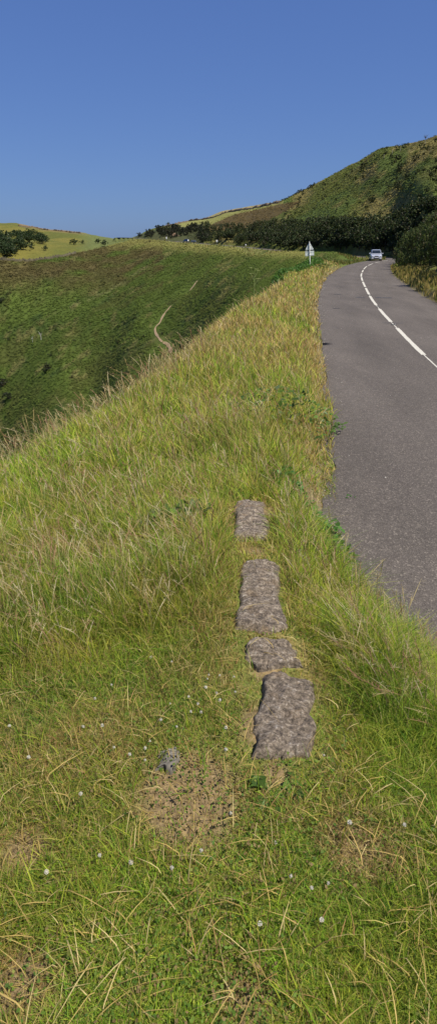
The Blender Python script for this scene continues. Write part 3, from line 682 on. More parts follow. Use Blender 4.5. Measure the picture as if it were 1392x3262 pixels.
# gorse bushes on the right hill
gp = [make_tree(1.7, 2.2, 420, .14, DK, '', name='bush', nl=5, low=0) for _ in range(4)]
putg = placer(gp, 'small dark gorse bush dotted over the grassy right hillside', 'bush', 'gorse bushes on the right hillside')
k = 0
for _ in range(2500):
    px = random.uniform(900, 1420); py = random.uniform(445, 720)
    if py < np.interp(px, [888,989,1068,1148,1212,1277,1392], [655,606,560,520,482,470,440]) or py > np.interp(px, [900,1104,1212,1285,1392], [720,712,686,656,630]): continue
    if vn(np.array([px/60]), np.array([(py+.55*px)/35]), 141)[0] < .52 and random.random() < .75: continue
    p = hit(px, py, 60)
    if p is None: continue
    putg(k, p, random.uniform(.5, 1.2)*(1.0 if random.random() < .8 else 1.6)); k += 1
    if k >= 120: break
print('gorse', k)
# row of shrubs on the ridge line
putr = placer([copy_tree(gp[0]), copy_tree(gp[2])], 'dark rounded shrub in the row along the skyline of the right hill', 'bush', 'shrubs along the skyline')
for i_, px in enumerate(list(np.linspace(893, 1000, 17))+[1150,1165,1205,1219,1232,1262,1290,1298]):
    py = np.interp(px, [888,989,1032,1068,1148,1212,1277,1320], [641,594,573,552,511,472,462,453])+5
    p = hit(px, py, 150)
    if p is not None: putr(i_, p, random.uniform(1.0, 1.9) if px < 1001 else .8)

# ------------------------------------------------------------------ heath scrub on the slopes (ground cover)
def scrub(N, r0, r1, az0, az1, keep, size, hgt, leaves=7, name='', label='', cbright=1.0):
    r = np.exp(rng.uniform(math.log(r0), math.log(r1), N)); t = rng.uniform(R(az0), R(az1), N); x = r*np.sin(t); y = r*np.cos(t)
    z = terr(x, y); ok = keep(x, y, z, r); x, y, z, r = x[ok], y[ok], z[ok], r[ok]; n_ = len(x)
    col = cover(x, y, z)*cbright*rng.uniform(.85, 1.18, n_)[:, None]
    hh = hgt*(.5+1.0*fbm(x/6, y/6, 151))*rng.uniform(.6, 1.4, n_)
    off = rng.normal(0, .5, (n_, leaves, 3)); off[..., 2] = rng.uniform(0, 1, (n_, leaves))
    s = (size*r)[:, None, None]; cen = np.stack([x, y, z], 1)[:, None] + off*np.array([1, 1, 0])*s*1.6 + off*np.array([0, 0, 1])*hh[:, None, None]
    nor = off*np.array([.35, .35, 0])+np.array([0, -.25, 1.3])
    V, Fs, Cl = leafcloud(cen.reshape(-1, 3), nor.reshape(-1, 3), np.repeat(size*r, leaves)*rng.uniform(.5, 1.1, n_*leaves), np.repeat(col, leaves, 0)*rng.uniform(.82, 1.2, n_*leaves)[:, None], .6, .28)
    o = mesh_np(name, V, Fs, M_scrub, col=Cl); tag(o, label, 'scrub', kind='stuff'); return o
PATH_PX = [[(628,895),(616,912),(606,924)],[(545,975),(535,986),(522,1002),(510,1027),(494,1050),(506,1078),(517,1090)],[(520,1090),(534,1098),(543,1112),(546,1126)]]
PATHS = []
for L in PATH_PX:
    q = [hit(px, py, 95) for px, py in L]; PATHS.append(np.array([v for v in q if v is not None]))
PD = np.concatenate([catmull(p, 12) for p in PATHS])
def path_clear(x, y, rad=1.6):
    ok = np.ones(len(x), bool)
    for p in PD: ok &= np.hypot(x-p[0], y-p[1]) > rad
    return ok
def keepL(x, y, z, r):
    px, py = proj(x, y, z); sd, _ = road_sd(x, y); hy = np.interp(px, HEDGE[:, 0], HEDGE[:, 1])
    return (sd < -HALF-5)*~((py < hy)*(y > 430)*(px < 480))*path_clear(x, y, 1.9)*(py < 1600)*(x < np.where(y < 80, crest_x(y)-2.5, 1e5))
scrub(190000, 30, 640, -24, 10, keepL, .0014, .4, 5, 'heather', 'low dark heather and bracken covering the steep slope below the road')
def keepR(x, y, z, r):
    px, py = proj(x, y, z); sd, _ = road_sd(x, y)
    inb = (px < 917)*(py < 735)
    return (sd > HALF+.9)*(px > 600)*~((r < 110)*(sd < HALF+2.2))*(~inb | (rng.uniform(0, 1, len(x)) < .3))
scrub(90000, 60, 700, -3, 26, keepR, .0014, .3, 5, 'rough_pasture', 'rough grass and low scrub on the right hillside')
# bracken by the sign
def clumps(name, label, cat, spots, n_, hgt, leaf, cols, kind='stuff'):
    P_ = []; Cs = []
    for (x0, y0, rad) in spots:
        m = int(n_*rad*rad); a_ = rng.uniform(0, 6.28, m); q = rad*np.sqrt(rng.uniform(0, 1, m)); x = x0+q*np.cos(a_); y = y0+q*np.sin(a_)
        hz = hgt*(1-.6*(q/rad)**2)*(.5+fbm(x*1.5, y*1.5, 161)); P_.append(np.stack([x, y, terr(x, y)+hz*rng.uniform(.0, 1, m)**.5], 1)); Cs.append(np.array(cols)[rng.integers(0, len(cols), m)])
    P_ = np.concatenate(P_); Cs = np.concatenate(Cs)*rng.uniform(.7, 1.25, len(P_))[:, None]
    V, Fs, Cl = leafcloud(P_, np.tile((0, 0, 1.), (len(P_), 1)), leaf*rng.uniform(.6, 1.3, len(P_)), Cs, .3, .6)
    return tag(mesh_np(name, V, Fs, M_leaf, col=Cl), label, cat, kind=kind)
BR = [(.06,.16,.02),(.09,.20,.025),(.05,.12,.02),(.12,.20,.04)]
clumps('bracken', 'bright green bracken along the brink in front of the warning sign', 'bracken', [(6.3,60,1.2),(7.2,63,1.3),(8.1,66,1.2),(5.3,56,.9),(4.6,52,.8),(8.9,67.5,1.1),(9.6,70,1.3),(4.0,47,.6)], 900, .75, .1, BR)
clumps('verge_weeds', 'leafy green weeds on the bank behind the sign beside the bend', 'weeds', [(12.5,80,1.3),(14.5,88,1.3),(17,96,1.5),(15,97,2),(20,104,1.4),(11.2,84,1.6),(13,92,1.8),(9.7,62.5,.6)], 420, .6, .12, [(.10,.15,.03),(.14,.18,.04),(.07,.12,.025),(.16,.17,.05)])

# ------------------------------------------------------------------ footpath
M_path = simple('sandy_path', (.32,.225,.12), .95, noise=.25, scale=.8)
fp = MB()
for p in PATHS[:]:
    q = catmull(p, 6); T = np.gradient(q[:, :2], axis=0); T /= np.linalg.norm(T, axis=1)[:, None]+1e-9
    V = []
    for k in range(len(q)):
        n2 = np.array([T[k, 1], -T[k, 0]]); wd = .30+.5*vn(np.array([k*.4]), np.array([1.]), 7)[0]
        for sgn in (-1, -.33, .33, 1):
            xy = q[k, :2]+n2*wd*sgn*.9; V.append((xy[0], xy[1], terr(xy[:1], xy[1:2])[0]+.15))
    fp.add(V, [(4*i+j, 4*i+j+1, 4*i+j+5, 4*i+j+4) for i in range(len(q)-1) for j in range(3)])
tag(fp.build('footpath', M_path, smooth=True), kind='structure')

# ------------------------------------------------------------------ field boundaries
def bank(name, label, cat, line, dmin, w, h, m, bump=.3, dens=4):
    q = [hit(px, py, dmin) for px, py in line]; q = catmull([v for v in q if v is not None], dens)
    T = np.gradient(q[:, :2], axis=0); T /= np.linalg.norm(T, axis=1)[:, None]+1e-9; V = []; 
    for k in range(len(q)):
        n2 = np.array([T[k, 1], -T[k, 0]]); hk = h*(1+bump*(2*random.random()-1))
        z = terr(q[k:k+1, 0], q[k:k+1, 1])[0]
        for (o_, zz) in ((-w, -.6), (-w*.75, hk*.6), (-w*.2, hk), (w*.3, hk*.95), (w*.8, hk*.5), (w, -.6)):
            o_ = o_*(1+bump*.4*(random.random()-.5)); V.append((q[k, 0]+n2[0]*o_, q[k, 1]+n2[1]*o_, z+zz*(1 if zz < 0 else (.85+.3*random.random()))))
    fm = MB().add(V, [(6*i+j, 6*i+j+1, 6*i+j+7, 6*i+j+6) for i in range(len(q)-1) for j in range(5)]+[tuple(range(6)), tuple(range(6*len(q)-1, 6*len(q)-7, -1))])
    return tag(fm.build(name, m), label, cat)
M_bankd = simple('hedge_bank', (.075,.065,.035), .95, noise=.5, scale=.3)
M_bankb = simple('bracken_bank', (.12,.085,.05), .95, noise=.45, scale=.3)
bank('hedge_bank', 'dark hedge bank along the bottom of the pale left pasture', 'hedge', [(-60,832),(0,825),(40,829),(80,831),(120,828),(150,824),(200,816),(240,806)], 400, 1.4, 1.5, M_bankd, .4, 14)
bank('hedge_bank', 'brown hedge bank crossing the top of the left pasture near the skyline', 'hedge', [(60,719),(100,722),(140,730),(185,734),(225,739),(255,742)], 600, 1.2, 1.6, M_bankb, .5, 14)
bank('hedge_bank', 'brown hedge bank following the skyline above the yellow green field', 'hedge', [(530,719),(560,713),(600,703),(650,697),(700,684),(745,672),(800,664),(850,652),(890,645)], 400, 1.3, 1.5, M_bankb, .5, 14)

# ------------------------------------------------------------------ wood in the left pasture
wp_ = [make_tree(6, 7, 1500, .33, [(.04,.07,.02),(.055,.085,.026),(.035,.06,.02),(.06,.085,.028)], '', nl=7, low=.05) for _ in range(3)]
putw = placer(wp_, 'round dark green tree in the small wood on the left pasture', 'tree', 'trees of the wood on the left pasture')
k = 0
for _ in range(300):
    px = random.uniform(-30, 148); py = random.uniform(742, 820)
    up = np.interp(px, [-30,30,80,148], [756,752,744,758]); dn = np.interp(px, [-30,20,50,80,110,148], [822,820,815,800,782,772])
    if up < py < dn and not (0 < px < 28 and py < 765):
        p = hit(px, py, 400)
        if p is not None: putw(k, p, random.uniform(1.1, 1.7)); k += 1
    if k >= 62: break
for px, py, s, lab in [(236,778,1.1,'lone dark tree in the middle of the left pasture'),(146,797,.75,'small dark bush left alone below the wood on the pasture'),(102,793,.8,'dark bush at the lower right tip of the pasture wood'),(313,774,.8,'larger dark tree at the right end of the left pasture'),(333,783,.95,'dark broad tree just above the heather near the saddle'),(262,776,.6,'low dark bush between the lone tree and the saddle trees'),(537,717,.7,'single dark tree on the skyline at the start of the hedge bank')]:
    p = hit(px, py, 400)
    if p is not None: putw(k, p, s, lab=lab)['group'] = 'lone trees and bushes on the far hills'; k += 1
# dark shrubs low on the heather slope
for px, py, s, lab in [(10,1235,1.5,'dark shrub at the left edge of the heather slope'),(150,1180,1.2,'dark spreading shrub low on the heather slope'),(30,1270,1.1,'dark shrub below the one at the left edge of the slope'),(6,965,.8,'small dark shrub at the left edge below the heather top')]:
    p = hit(px, py, 150)
    if p is not None:
        o = copy_tree(far_b[k % 4]); o.location = p; o.scale = (s*1.3, s*1.3, s); tag(o, lab, 'bush', 'shrubs on the heather slope'); k += 1
for _ in range(26):
    px = random.uniform(10, 560); py = random.uniform(860, 1250)
    p = hit(px, py, 150)
    if p is None or proj(p[0], p[1], p[2])[1] < 850: continue
    o = copy_tree(gp[k % 4]); o.location = p; s_ = random.uniform(.7, 1.4); o.scale = (s_*1.2, s_*1.2, s_*.8); tag(o, 'little dark bush scattered over the heather slope below the road', 'bush', 'little bushes on the heather slope'); k += 1
# dark shrubs just over the brink
for px, pyt, D, lab in [(400,1196,14.5,'dark brown shrub poking over the brink of the grassy bank, lowest of the three'),(572,1085,20,'dark brown shrub behind the grass of the brink, middle of the three'),(600,1062,22,'dark brown shrub behind the grass of the brink, highest of the three')]:
    p = surf(px, 776, D); zt_ = at(px, pyt, D)[2]; s_ = max(.25, (zt_-p[2])/1.75); o = copy_tree(gp[k % 4]); o.location = p; o.scale = (s_*.55, s_*.55, s_); tag(o, lab, 'bush', 'dark shrubs along the brink'); k += 1
# bare bleached shrubs and trees
M_bare = simple('bleached_wood', (.42,.40,.36), .9)
def bare_tree(p, h, label, m=M_bare, group=None, name='dead_tree', spread=.5, fine=10):
    t = empty(name, p, random.uniform(0, 6))
    MB().tube([(0,0,-.2),(.03*h,0,h*.35),(-.02*h,.02*h,h*.7)], [h*.035, h*.024, h*.01], 6).build('trunk', m, t)
    b_ = MB()
    for k in range(fine):
        a_ = random.uniform(0, 6.28); z0 = random.uniform(.3, .68)*h; q = random.uniform(.4, 1)*spread*h*.5; z1 = min(h, z0+random.uniform(.2, .45)*h)
        b_.tube([(0,0,z0),(math.cos(a_)*q*.6,math.sin(a_)*q*.6,(z0+z1)/2-.02*h),(math.cos(a_)*q,math.sin(a_)*q,z1)], [h*.013, h*.009, h*.003], 4)
    b_.build('branches', m, t); return tag(t, label, 'dead tree', group)
for px, py, h, lab in [(131,1082,5,'bleached bare dead tree, taller of the pair on the heather slope'),(104,1092,3.5,'bleached bare dead tree, shorter of the pair on the heather slope')]:
    p = hit(px, py, 150); bare_tree(p, h, lab, group='dead trees on the heather slope')
M_twig = simple('grey_twigs', (.10,.09,.09), .9)
p = hit(1355, 446, 100); bare_tree(p-np.array([0,0,.2]), 2.6, 'small windswept bare tree standing on the skyline of the right hill', M_twig, spread=.9, fine=26)
# fence posts on the right hill
M_wood = simple('weathered_wood', (.30,.27,.22), .9, noise=.2, scale=4)
fpos = [((1222,505),'weathered fence post on the upper right hill, leftmost of the four'),((1249,492),'weathered fence post on the upper right hill, second from the left'),((1275,480),'weathered fence post on the upper right hill, third from the left'),((1353,462),'weathered fence post directly below the bare skyline tree')]
for (px, py), lab in fpos:
    p = hit(px, py, 90)
    t = MB().tube([(0,0,-.3),(0,0,1.7),(0,0,1.78)], [.09,.08,.05], 7).box((0,.09,1.2), (.03,.03,.5)).build('fence_post', M_wood); t.location = p; tag(t, lab, 'fence post', 'fence posts on the right hill')

# ------------------------------------------------------------------ warning sign seen from behind
def sign():
    p = surf(992, 776, 66); t = empty('warning_sign', p, R(4)); t.rotation_euler = (0, R(-5.2), R(3))
    MB().tube([(0,0,-.4),(0,0,2.34),(0,0,2.37)], [.045,.045,.03], 12).build('post', M_post, t, smooth=False)
    tz = 1.62; w = .40; hh = .69
    tri = [(-w+.04,.06,tz),(w-.04,.06,tz),(w,.06,tz+.04),(w-.015,.06,tz+.075),(.03,.06,tz+hh-.01),(-.03,.06,tz+hh-.01),(-w+.015,.06,tz+.075),(-w,.06,tz+.04)]
    tp = MB().prism(tri, (0,.012,0)).build('triangular_plate', M_steel, t)
    MB().box((0,.083,0+tz+.28), (.001,.001,.001)) 
    pl = MB().box((0,.066,1.30), (.86,.012,.44)).build('rectangular_plate', M_steel, t, bevel=.004)
    rb = MB()
    for zz, ww in ((tz+.10,.70),(tz+.42,.26)): rb.box((0,.052,zz), (ww,.014,.035))
    rb.build('stiffening_rail', M_darkmetal if False else M_steel, tp)
    rb = MB()
    for zz in (1.16, 1.44): rb.box((0,.052,zz), (.84,.014,.035))
    rb.build('stiffening_rail', M_steel, pl)
    cl = MB()
    for zz in (tz+.10, tz+.42, 1.16, 1.44): cl.box((0,.0,zz), (.13,.10,.03))
    cl.build('clamp', M_steel, t)
    return tag(t, 'grey back of a triangular warning sign with plate below on a leaning white post', 'road sign')
sign()

# ------------------------------------------------------------------ cars
def loft(secs):
    """secs: list of (y, polygon[(x,z)...]) with the same count"""
    k = len(secs[0][1]); V = []; Fs = []
    for y_, poly in secs: V += [(x_, y_, z_) for x_, z_ in poly]
    for i_ in range(len(secs)-1):
        for j_ in range(k): Fs.append((i_*k+j_, i_*k+(j_+1) % k, (i_+1)*k+(j_+1) % k, (i_+1)*k+j_))
    Fs.append(tuple(range(k))[::-1]); Fs.append(tuple((len(secs)-1)*k+j for j in range(k)))
    return V, Fs
def make_car(loc, rz, body_c, label, group=None, metal=.6, name='car', full=True, tall=1.62, L=4.2, door=None):
    """front of the car points to -Y"""
    t = empty(name, loc, rz); t['label'] = label; t['category'] = 'car' if name != 'van' else 'van'
    if group: t['group'] = group
    m_, nt, b_ = mat('car_paint'); b_.inputs['Base Color'].default_value = body_c+(1,); b_.inputs['Metallic'].default_value = metal; b_.inputs['Roughness'].default_value = .32; b_.inputs['Coat Weight'].default_value = .6
    hl = L/2
    def low(w, z0, z1, sh):
        return [(-w+.05,z0),(w-.05,z0),(w,z0+.12),(w,z1-sh),(w-.06,z1-.02),(w*.55,z1+.02),(-w*.55,z1+.02),(-w+.06,z1-.02),(-w,z1-sh),(-w,z0+.12)]
    V, Fs = loft([(-hl,low(.68,.30,.62,.1)),(-hl+.08,low(.78,.24,.74,.12)),(-hl+.3,low(.86,.22,.88,.14)),(-hl+.95,low(.88,.2,1.0,.14)),(-.4,low(.885,.2,1.02,.1)),(1.0,low(.885,.2,1.03,.1)),(hl-.25,low(.87,.24,1.04,.1)),(hl-.04,low(.82,.28,1.0,.1)),(hl,low(.74,.34,.9,.1))])
    body = MB().add(V, Fs).build('body', m_, t, bevel=.02)
    def cab(w0, w1, z1, dz=0):
        z0 = 1.0
        return [(-w0,z0),(w0,z0),(w0*.4+w1*.6,z0+(z1-z0)*.7),(w1,z1-.05),(w1-.1,z1),(-w1+.1,z1),(-w1,z1-.05),(-(w0*.4+w1*.6),z0+(z1-z0)*.7)]
    z1 = tall
    V, Fs = loft([(-hl+.98,cab(.78,.76,1.03)),(-hl+1.62,cab(.81,.66,z1-.04)),(-.1,cab(.82,.67,z1)),(hl-.6,cab(.81,.66,z1-.03)),(hl-.2,cab(.80,.64,z1-.22)),(hl-.05,cab(.78,.68,1.12))])
    MB().add(V, Fs).build('roof', m_, t, bevel=.02)
    gl = simple('car_glass', (.015,.02,.025), .08, 0, .8)
    a0 = np.array([-hl+1.04, 1.10]); a1 = np.array([-hl+1.56, z1-.11]); dd = a1-a0; nrm = np.array([-dd[1], dd[0]]); nrm = nrm/np.linalg.norm(nrm)*.03; nrm = -abs(nrm) if False else nrm
    def wq(y_, z_, x_): return (x_, y_-abs(nrm[0])*1.0, z_+abs(nrm[1]))
    MB().add([wq(a0[0],a0[1],-.70),wq(a0[0],a0[1],.70),wq(a1[0],a1[1],.60),wq(a1[0],a1[1],-.60)], [(0,1,2,3)]).build('windscreen', gl, t)
    MB().add([(-.66,hl-.02,1.14),(.66,hl-.02,1.14),(.58,hl-.19,z1-.2),(-.58,hl-.19,z1-.2)], [(3,2,1,0)]).build('rear_window', gl, t)
    for sx in (-1, 1):
        for ya, yb in ((-hl+1.5,-.05),(.05,1.0),(1.1,hl-.35)):
            s0 = .05*0
            MB().add([(sx*.825,ya if ya > -hl+1.6 else ya-.25,1.07),(sx*.825,yb,1.07),(sx*.71,yb,z1-.16),(sx*.71,ya+.12,z1-.16)], [(0,1,2,3) if sx > 0 else (3,2,1,0)]).build('side_window', gl, t)
    ty = simple('tyre', (.02,.02,.02), .85); rim = simple('alloy', (.45,.46,.48), .35, .9)
    for sx in (-1, 1):
        for yy in (-hl+.8, hl-.78):
            w_ = MB().tube([(sx*.70,yy,.32),(sx*.90,yy,.32)], .32, 20).build('wheel', ty, t)
            MB().tube([(sx*.88,yy,.32),(sx*.908,yy,.32)], .2, 14).build('rim', rim, w_)
    if full:
        lamp = simple('lamp_glass', (.85,.86,.88), .08, .2, .9); blk = simple('black_trim', (.02,.02,.022), .5)
        for sx in (-1, 1):
            MB().box((sx*.60,-hl+.055,.70), (.30,.12,.16), rot=[[1,0,0],[0,.94,-.34],[0,.34,.94]]).build('headlight', lamp, t, bevel=.03)
            mi = MB().ball((sx*1.0,-hl+1.5,1.08), .12, 10, 6, (1,.6,.75)).box((sx*.88,-hl+1.5,1.04), (.12,.05,.04)).build('wing_mirror', m_, t, smooth=True)
            MB().tube([(sx*.62,-.7,z1+.04),(sx*.62,1.3,z1+.03)], .02, 6).build('roof_rail', blk, t)
            MB().box((sx*.62,-hl-.01,.38), (.2,.06,.1)).build('fog_light', lamp, t, bevel=.01)
        MB().box((0,-hl+.0,.68), (.62,.07,.13)).build('grille', blk, t, bevel=.01)
        MB().box((0,-hl-.012,.36), (.80,.06,.12)).build('lower_grille', blk, t, bevel=.01)
        MB().box((0,-hl-.03,.52), (.52,.02,.11)).build('number_plate', simple('plate', (.8,.8,.78), .5), t)
        for sx in (-1, 1): MB().box((sx*.7,hl-.03,.9), (.16,.08,.24)).build('tail_light', simple('red_lamp', (.4,.02,.02), .3), t)
    if door:
        dm = simple('white_paint', (.78,.79,.80), .4)
        MB().box((-.0,hl+.02,1.0), (1.5,.04,1.1)).build('tailgate', dm, t)
    return t
pc = at(1205, 824.2, 107.0); 
dirx = RTd[np.argmin(np.abs(RPd[:, 1]-105))]
make_car((pc[0], pc[1]+2.0, -.0), R(-9), (.50,.54,.60), 'silver compact car with roof rails coming round the bend', metal=.45, tall=1.66)
# vehicles far off by the bend of the road
pf = [(592,770.5,560,(.02,.06,.16),'blue van with a white tailgate parked beside the far road',R(60),1.95,4.6,True),
      (617,773,545,(.10,.12,.14),'dark grey parked car to the right of the blue van',R(70),1.45,4.2,None)]
for px, py, D, bc, lab, rz, tl, L_, dr in pf:
    p = surf(px, 776, np.interp(px, [515,600,680], [590,548,485])-7)
    make_car((p[0], p[1], p[2]+.3), rz if not dr else R(-120), bc, lab, 'vehicles parked by the far road', .1, name='van' if dr else 'car', full=False, tall=tl, L=L_, door=dr)
# small signs on the far road
M_white = simple('white_sheet', (.8,.8,.78), .5)
def small_sign(px, D, lab, w=1.0, h=1.0, ph=2.2):
    p = surf(px, 776, D); t = empty('road_sign', p); MB().tube([(0,0,-.2),(0,0,ph)], .06, 8).build('post', M_post, t)
    MB().box((0,-.08,ph-h/2), (w,.03,h)).build('sign_plate', M_white, t, bevel=.02); return tag(t, lab, 'road sign', 'small white signs by the far road')
small_sign(691, 462, 'small square white sign against the dark trees by the far road', 1.0, 1.2, 3.0)
small_sign(531, 575, 'small white sign at the left end of the far lay-by', .9, 1.4, 2.2)
small_sign(783, 375, 'tiny white marker sign on the far road below the brown heath', .6, .6, 1.6)
# red earth cutting behind the van
pe = [hit(px, py, 450) for px, py in [(547,757),(556,750),(563,748),(570,757)]]
c0 = surf(556, 776, 596)
e = MB(); V = []
for k in range(9):
    for j in range(5):
        V.append((c0[0]-5+k*1.25+random.uniform(-.3,.3), c0[1]+j*1.3+random.uniform(-.3,.3), c0[2]-.5+(j*.75)*math.sin(math.pi*(k+.5)/9)+random.uniform(-.25,.25)))
e.add(V, [(k*5+j, (k+1)*5+j, (k+1)*5+j+1, k*5+j+1) for k in range(8) for j in range(4)])
tag(e.build('earth_bank', simple('red_earth', (.20,.125,.075), .95, noise=.35, scale=.8)), kind='structure')

# ------------------------------------------------------------------ low stone wall: rough coping stones between the grass
def stone_mat():
    m, nt, b = mat('rough_stone'); N = nt.nodes; L = nt.links; tc = N.new('ShaderNodeTexCoord')
    mp = N.new('ShaderNodeMapping'); mp.inputs['Scale'].default_value = (1, 1.25, 1); mp.inputs['Rotation'].default_value = (0, 0, .25); L.new(tc.outputs['Object'], mp.inputs['Vector'])
    n1 = N.new('ShaderNodeTexNoise'); n1.inputs['Scale'].default_value = 34; n1.inputs['Detail'].default_value = 10; n1.inputs['Roughness'].default_value = .8; L.new(mp.outputs['Vector'], n1.inputs['Vector'])
    r = N.new('ShaderNodeValToRGB'); L.new(n1.outputs['Fac'], r.inputs['Fac']); e = r.color_ramp.elements
    e[0].position = .38; e[0].color = (.05,.04,.032,1); e[1].position = .66; e[1].color = (.46,.42,.36,1)
    q = e.new(.46); q.color = (.155,.122,.088,1); q = e.new(.55); q.color = (.26,.21,.155,1)
    n2 = N.new('ShaderNodeTexNoise'); n2.inputs['Scale'].default_value = 7; n2.inputs['Detail'].default_value = 6; L.new(tc.outputs['Object'], n2.inputs['Vector'])
    r2 = N.new('ShaderNodeValToRGB'); L.new(n2.outputs['Fac'], r2.inputs['Fac']); r2.color_ramp.elements[0].position = .56; r2.color_ramp.elements[1].position = .68
    mx = N.new('ShaderNodeMix'); mx.data_type = 'RGBA'; L.new(r2.outputs['Color'], mx.inputs['Factor']); L.new(r.outputs['Color'], mx.inputs['A']); mx.inputs['B'].default_value = (.20,.13,.06,1)
    mx2 = N.new('ShaderNodeMath'); mx2.operation = 'MULTIPLY'; mx2.inputs[1].default_value = .5; L.new(r2.outputs['Color'], mx2.inputs[0]); L.new(mx2.outputs['Value'], mx.inputs['Factor'])
    n4 = N.new('ShaderNodeTexNoise'); n4.inputs['Scale'].default_value = 95; n4.inputs['Detail'].default_value = 4; n4.inputs['Roughness'].default_value = .7; L.new(tc.outputs['Object'], n4.inputs['Vector'])
    m4 = N.new('ShaderNodeMapRange'); m4.inputs['From Min'].default_value = .36; m4.inputs['From Max'].default_value = .66; m4.inputs['To Min'].default_value = .5; m4.inputs['To Max'].default_value = 1.5; L.new(n4.outputs['Fac'], m4.inputs['Value'])
    v4 = N.new('ShaderNodeVectorMath'); v4.operation = 'SCALE'; L.new(mx.outputs['Result'], v4.inputs[0]); L.new(m4.outputs['Result'], v4.inputs['Scale']); L.new(v4.outputs['Vector'], b.inputs['Base Color']); b.inputs['Roughness'].default_value = .92
    bp = N.new('ShaderNodeBump'); bp.inputs['Strength'].default_value = 1; bp.inputs['Distance'].default_value = .02; L.new(n1.outputs['Fac'], bp.inputs['Height']); L.new(bp.outputs['Normal'], b.inputs['Normal'])
    return m
M_stone = stone_mat()
def stone(corners, top, thick, name, parent, seed, m=M_stone, org=(0,0,0)):
    """corners: four world xy of the top outline (near-left, near-right, far-right, far-left)"""
    c = np.array(corners); nu, nv = 40, 64; V = []
    for j in range(nv+1):
        for i_ in range(nu+1):
            u, v = i_/nu, j/nv
            wob = .10*(vn(np.array([v*7.]), np.array([seed*1.]), 3)[0]-.5); cu = u+wob*(1-2*abs(u-.5))
            xy = (c[0]*(1-u)+c[1]*u)*(1-v)+(c[3]*(1-u)+c[2]*u)*v
            ctr = c.mean(0); ex = min(u, 1-u)*2; ey = min(v, 1-v)*2
            # rounded plan outline
            xy = ctr+(xy-ctr)*(1-.09*(1-ey)**3*(abs(u-.5)*2)**2) + (vn(np.array([u*3+seed]), np.array([v*6.]), 8)[0]-.5)*.05
            zz = float(terr(np.array([xy[0]]), np.array([xy[1]]))[0]) + top + .020*(fbm(np.array([xy[0]*14.]), np.array([xy[1]*14.]), seed)[0]-.5)*2 + .012*(fbm(np.array([xy[0]*45.]), np.array([xy[1]*45.]), seed+3)[0]-.5)*2 - .008*sst(.6, .8, vn(np.array([xy[1]*16.+xy[0]*7]), np.array([seed+.5]), 4)[0]) + .012*(1-((u-.5)*2)**2)
            edge = min(min(u, 1-u)*1.6, min(v, 1-v)*4)
            if edge < .25: zz -= thick*(1-edge/.25)**2.2
            V.append((xy[0]-org[0], xy[1]-org[1], zz-org[2]))
    n1 = nu+1
    return MB().add(V, [(j*n1+i_, j*n1+i_+1, (j+1)*n1+i_+1, (j+1)*n1+i_) for j in range(nv) for i_ in range(nu)]).build(name, m, parent, smooth=True)
def quad_px(l, z): return [gz(px, py, z) for px, py in l]
g0 = gz(860, 2000, .8); wl = empty('low_stone_wall', (g0[0], g0[1], .6)); wo = wl.location
tag(wl, 'rough grey coping stones of a low wall half buried in grass', 'stone wall')
for q_, zt_, sd_ in STONES: stone(q_, zt_, .09, 'coping_stone', wl, sd_, org=wo)
q_, zt_, _ = stone_px([(508,2440),(572,2452),(556,2405),(512,2396)], .008, 9)
st = stone(q_, zt_-.004, .03, 'loose_stone', None, 9, m=simple('pale_stone', (.15,.135,.11), .95, noise=.22, scale=12)); tag(st, 'small pale grey stone poking out of the turf left of the wall', 'stone')

# ------------------------------------------------------------------ clover flowers, dock leaves, weeds
M_clover = simple('clover_petals', (.38,.365,.29), .7, noise=.12, scale=300); M_stemg = simple('green_stem', (.10,.16,.04), .6)
def clover(h):
    t = empty('clover_flower', (0,0,0)); MB().tube([(0,0,-.01),(.004,0,h*.6),(0,.002,h)], [.0011,.001,.001], 5).build('stem', M_stemg, t)
    b_ = MB(); 
    for k in range(46):
        u = random.uniform(-.5, 1); a_ = random.uniform(0, 6.28); q = math.sqrt(max(0, 1-u*u)); d = np.array([q*math.cos(a_), q*math.sin(a_), u]); 
        c_ = np.array([0,0,h])+d*.0042; e_ = np.array([0,0,h])+d*.0098*random.uniform(.85,1.1); s_ = np.cross(d, [.3,.2,.9]); s_ = s_/np.linalg.norm(s_)*.0022
        b_.add([c_-s_*.6, c_+s_*.6, e_+s_, e_-s_], [(0,1,2,3)])
    b_.ball((0,0,h), .007, 8, 5); b_.build('flower_head', M_clover, t); return t
cl = [clover(.07), clover(.11), clover(.15)]
putc = placer(cl, 'small white clover flower head standing in the grass', 'flower', 'white clover flowers in the grass')
cpx = [(185,2112),(540,2190),(607,2205),(630,2215),(600,2168),(660,2090),(665,2120),(655,2150),(700,2080),(745,2130),(750,2155),(720,2255),(360,2348),(410,2355),(458,2350),(475,2330),(460,2345),(320,2255),(262,2290),(85,2370),(720,2330),(1035,2372),(1118,2588),(310,2650),(415,2722),(142,2742),(545,2700),(735,2560),(930,2740),(1000,2750),(1050,2780),(1030,2880),(250,2468),(25,2285),(125,2115),(350,2120),(480,2075),(545,2060),(690,2150),(640,2240),(700,2200),(560,2240),(300,2200),(510,2250),(640,2640),(880,2650),(830,2900),(1300,2560)]
for i_, (px, py) in enumerate(cpx):
    hh = [.07,.11,.15][i_ % 3]; x_, y_ = gz(px, py, .8)
    for _ in range(4):
        z_ = terr(np.array([x_]), np.array([y_]))[0]; x_, y_ = gz(px, py, z_+hh*1.1)
    putc(i_, (x_, y_, z_), random.uniform(.42, .7))
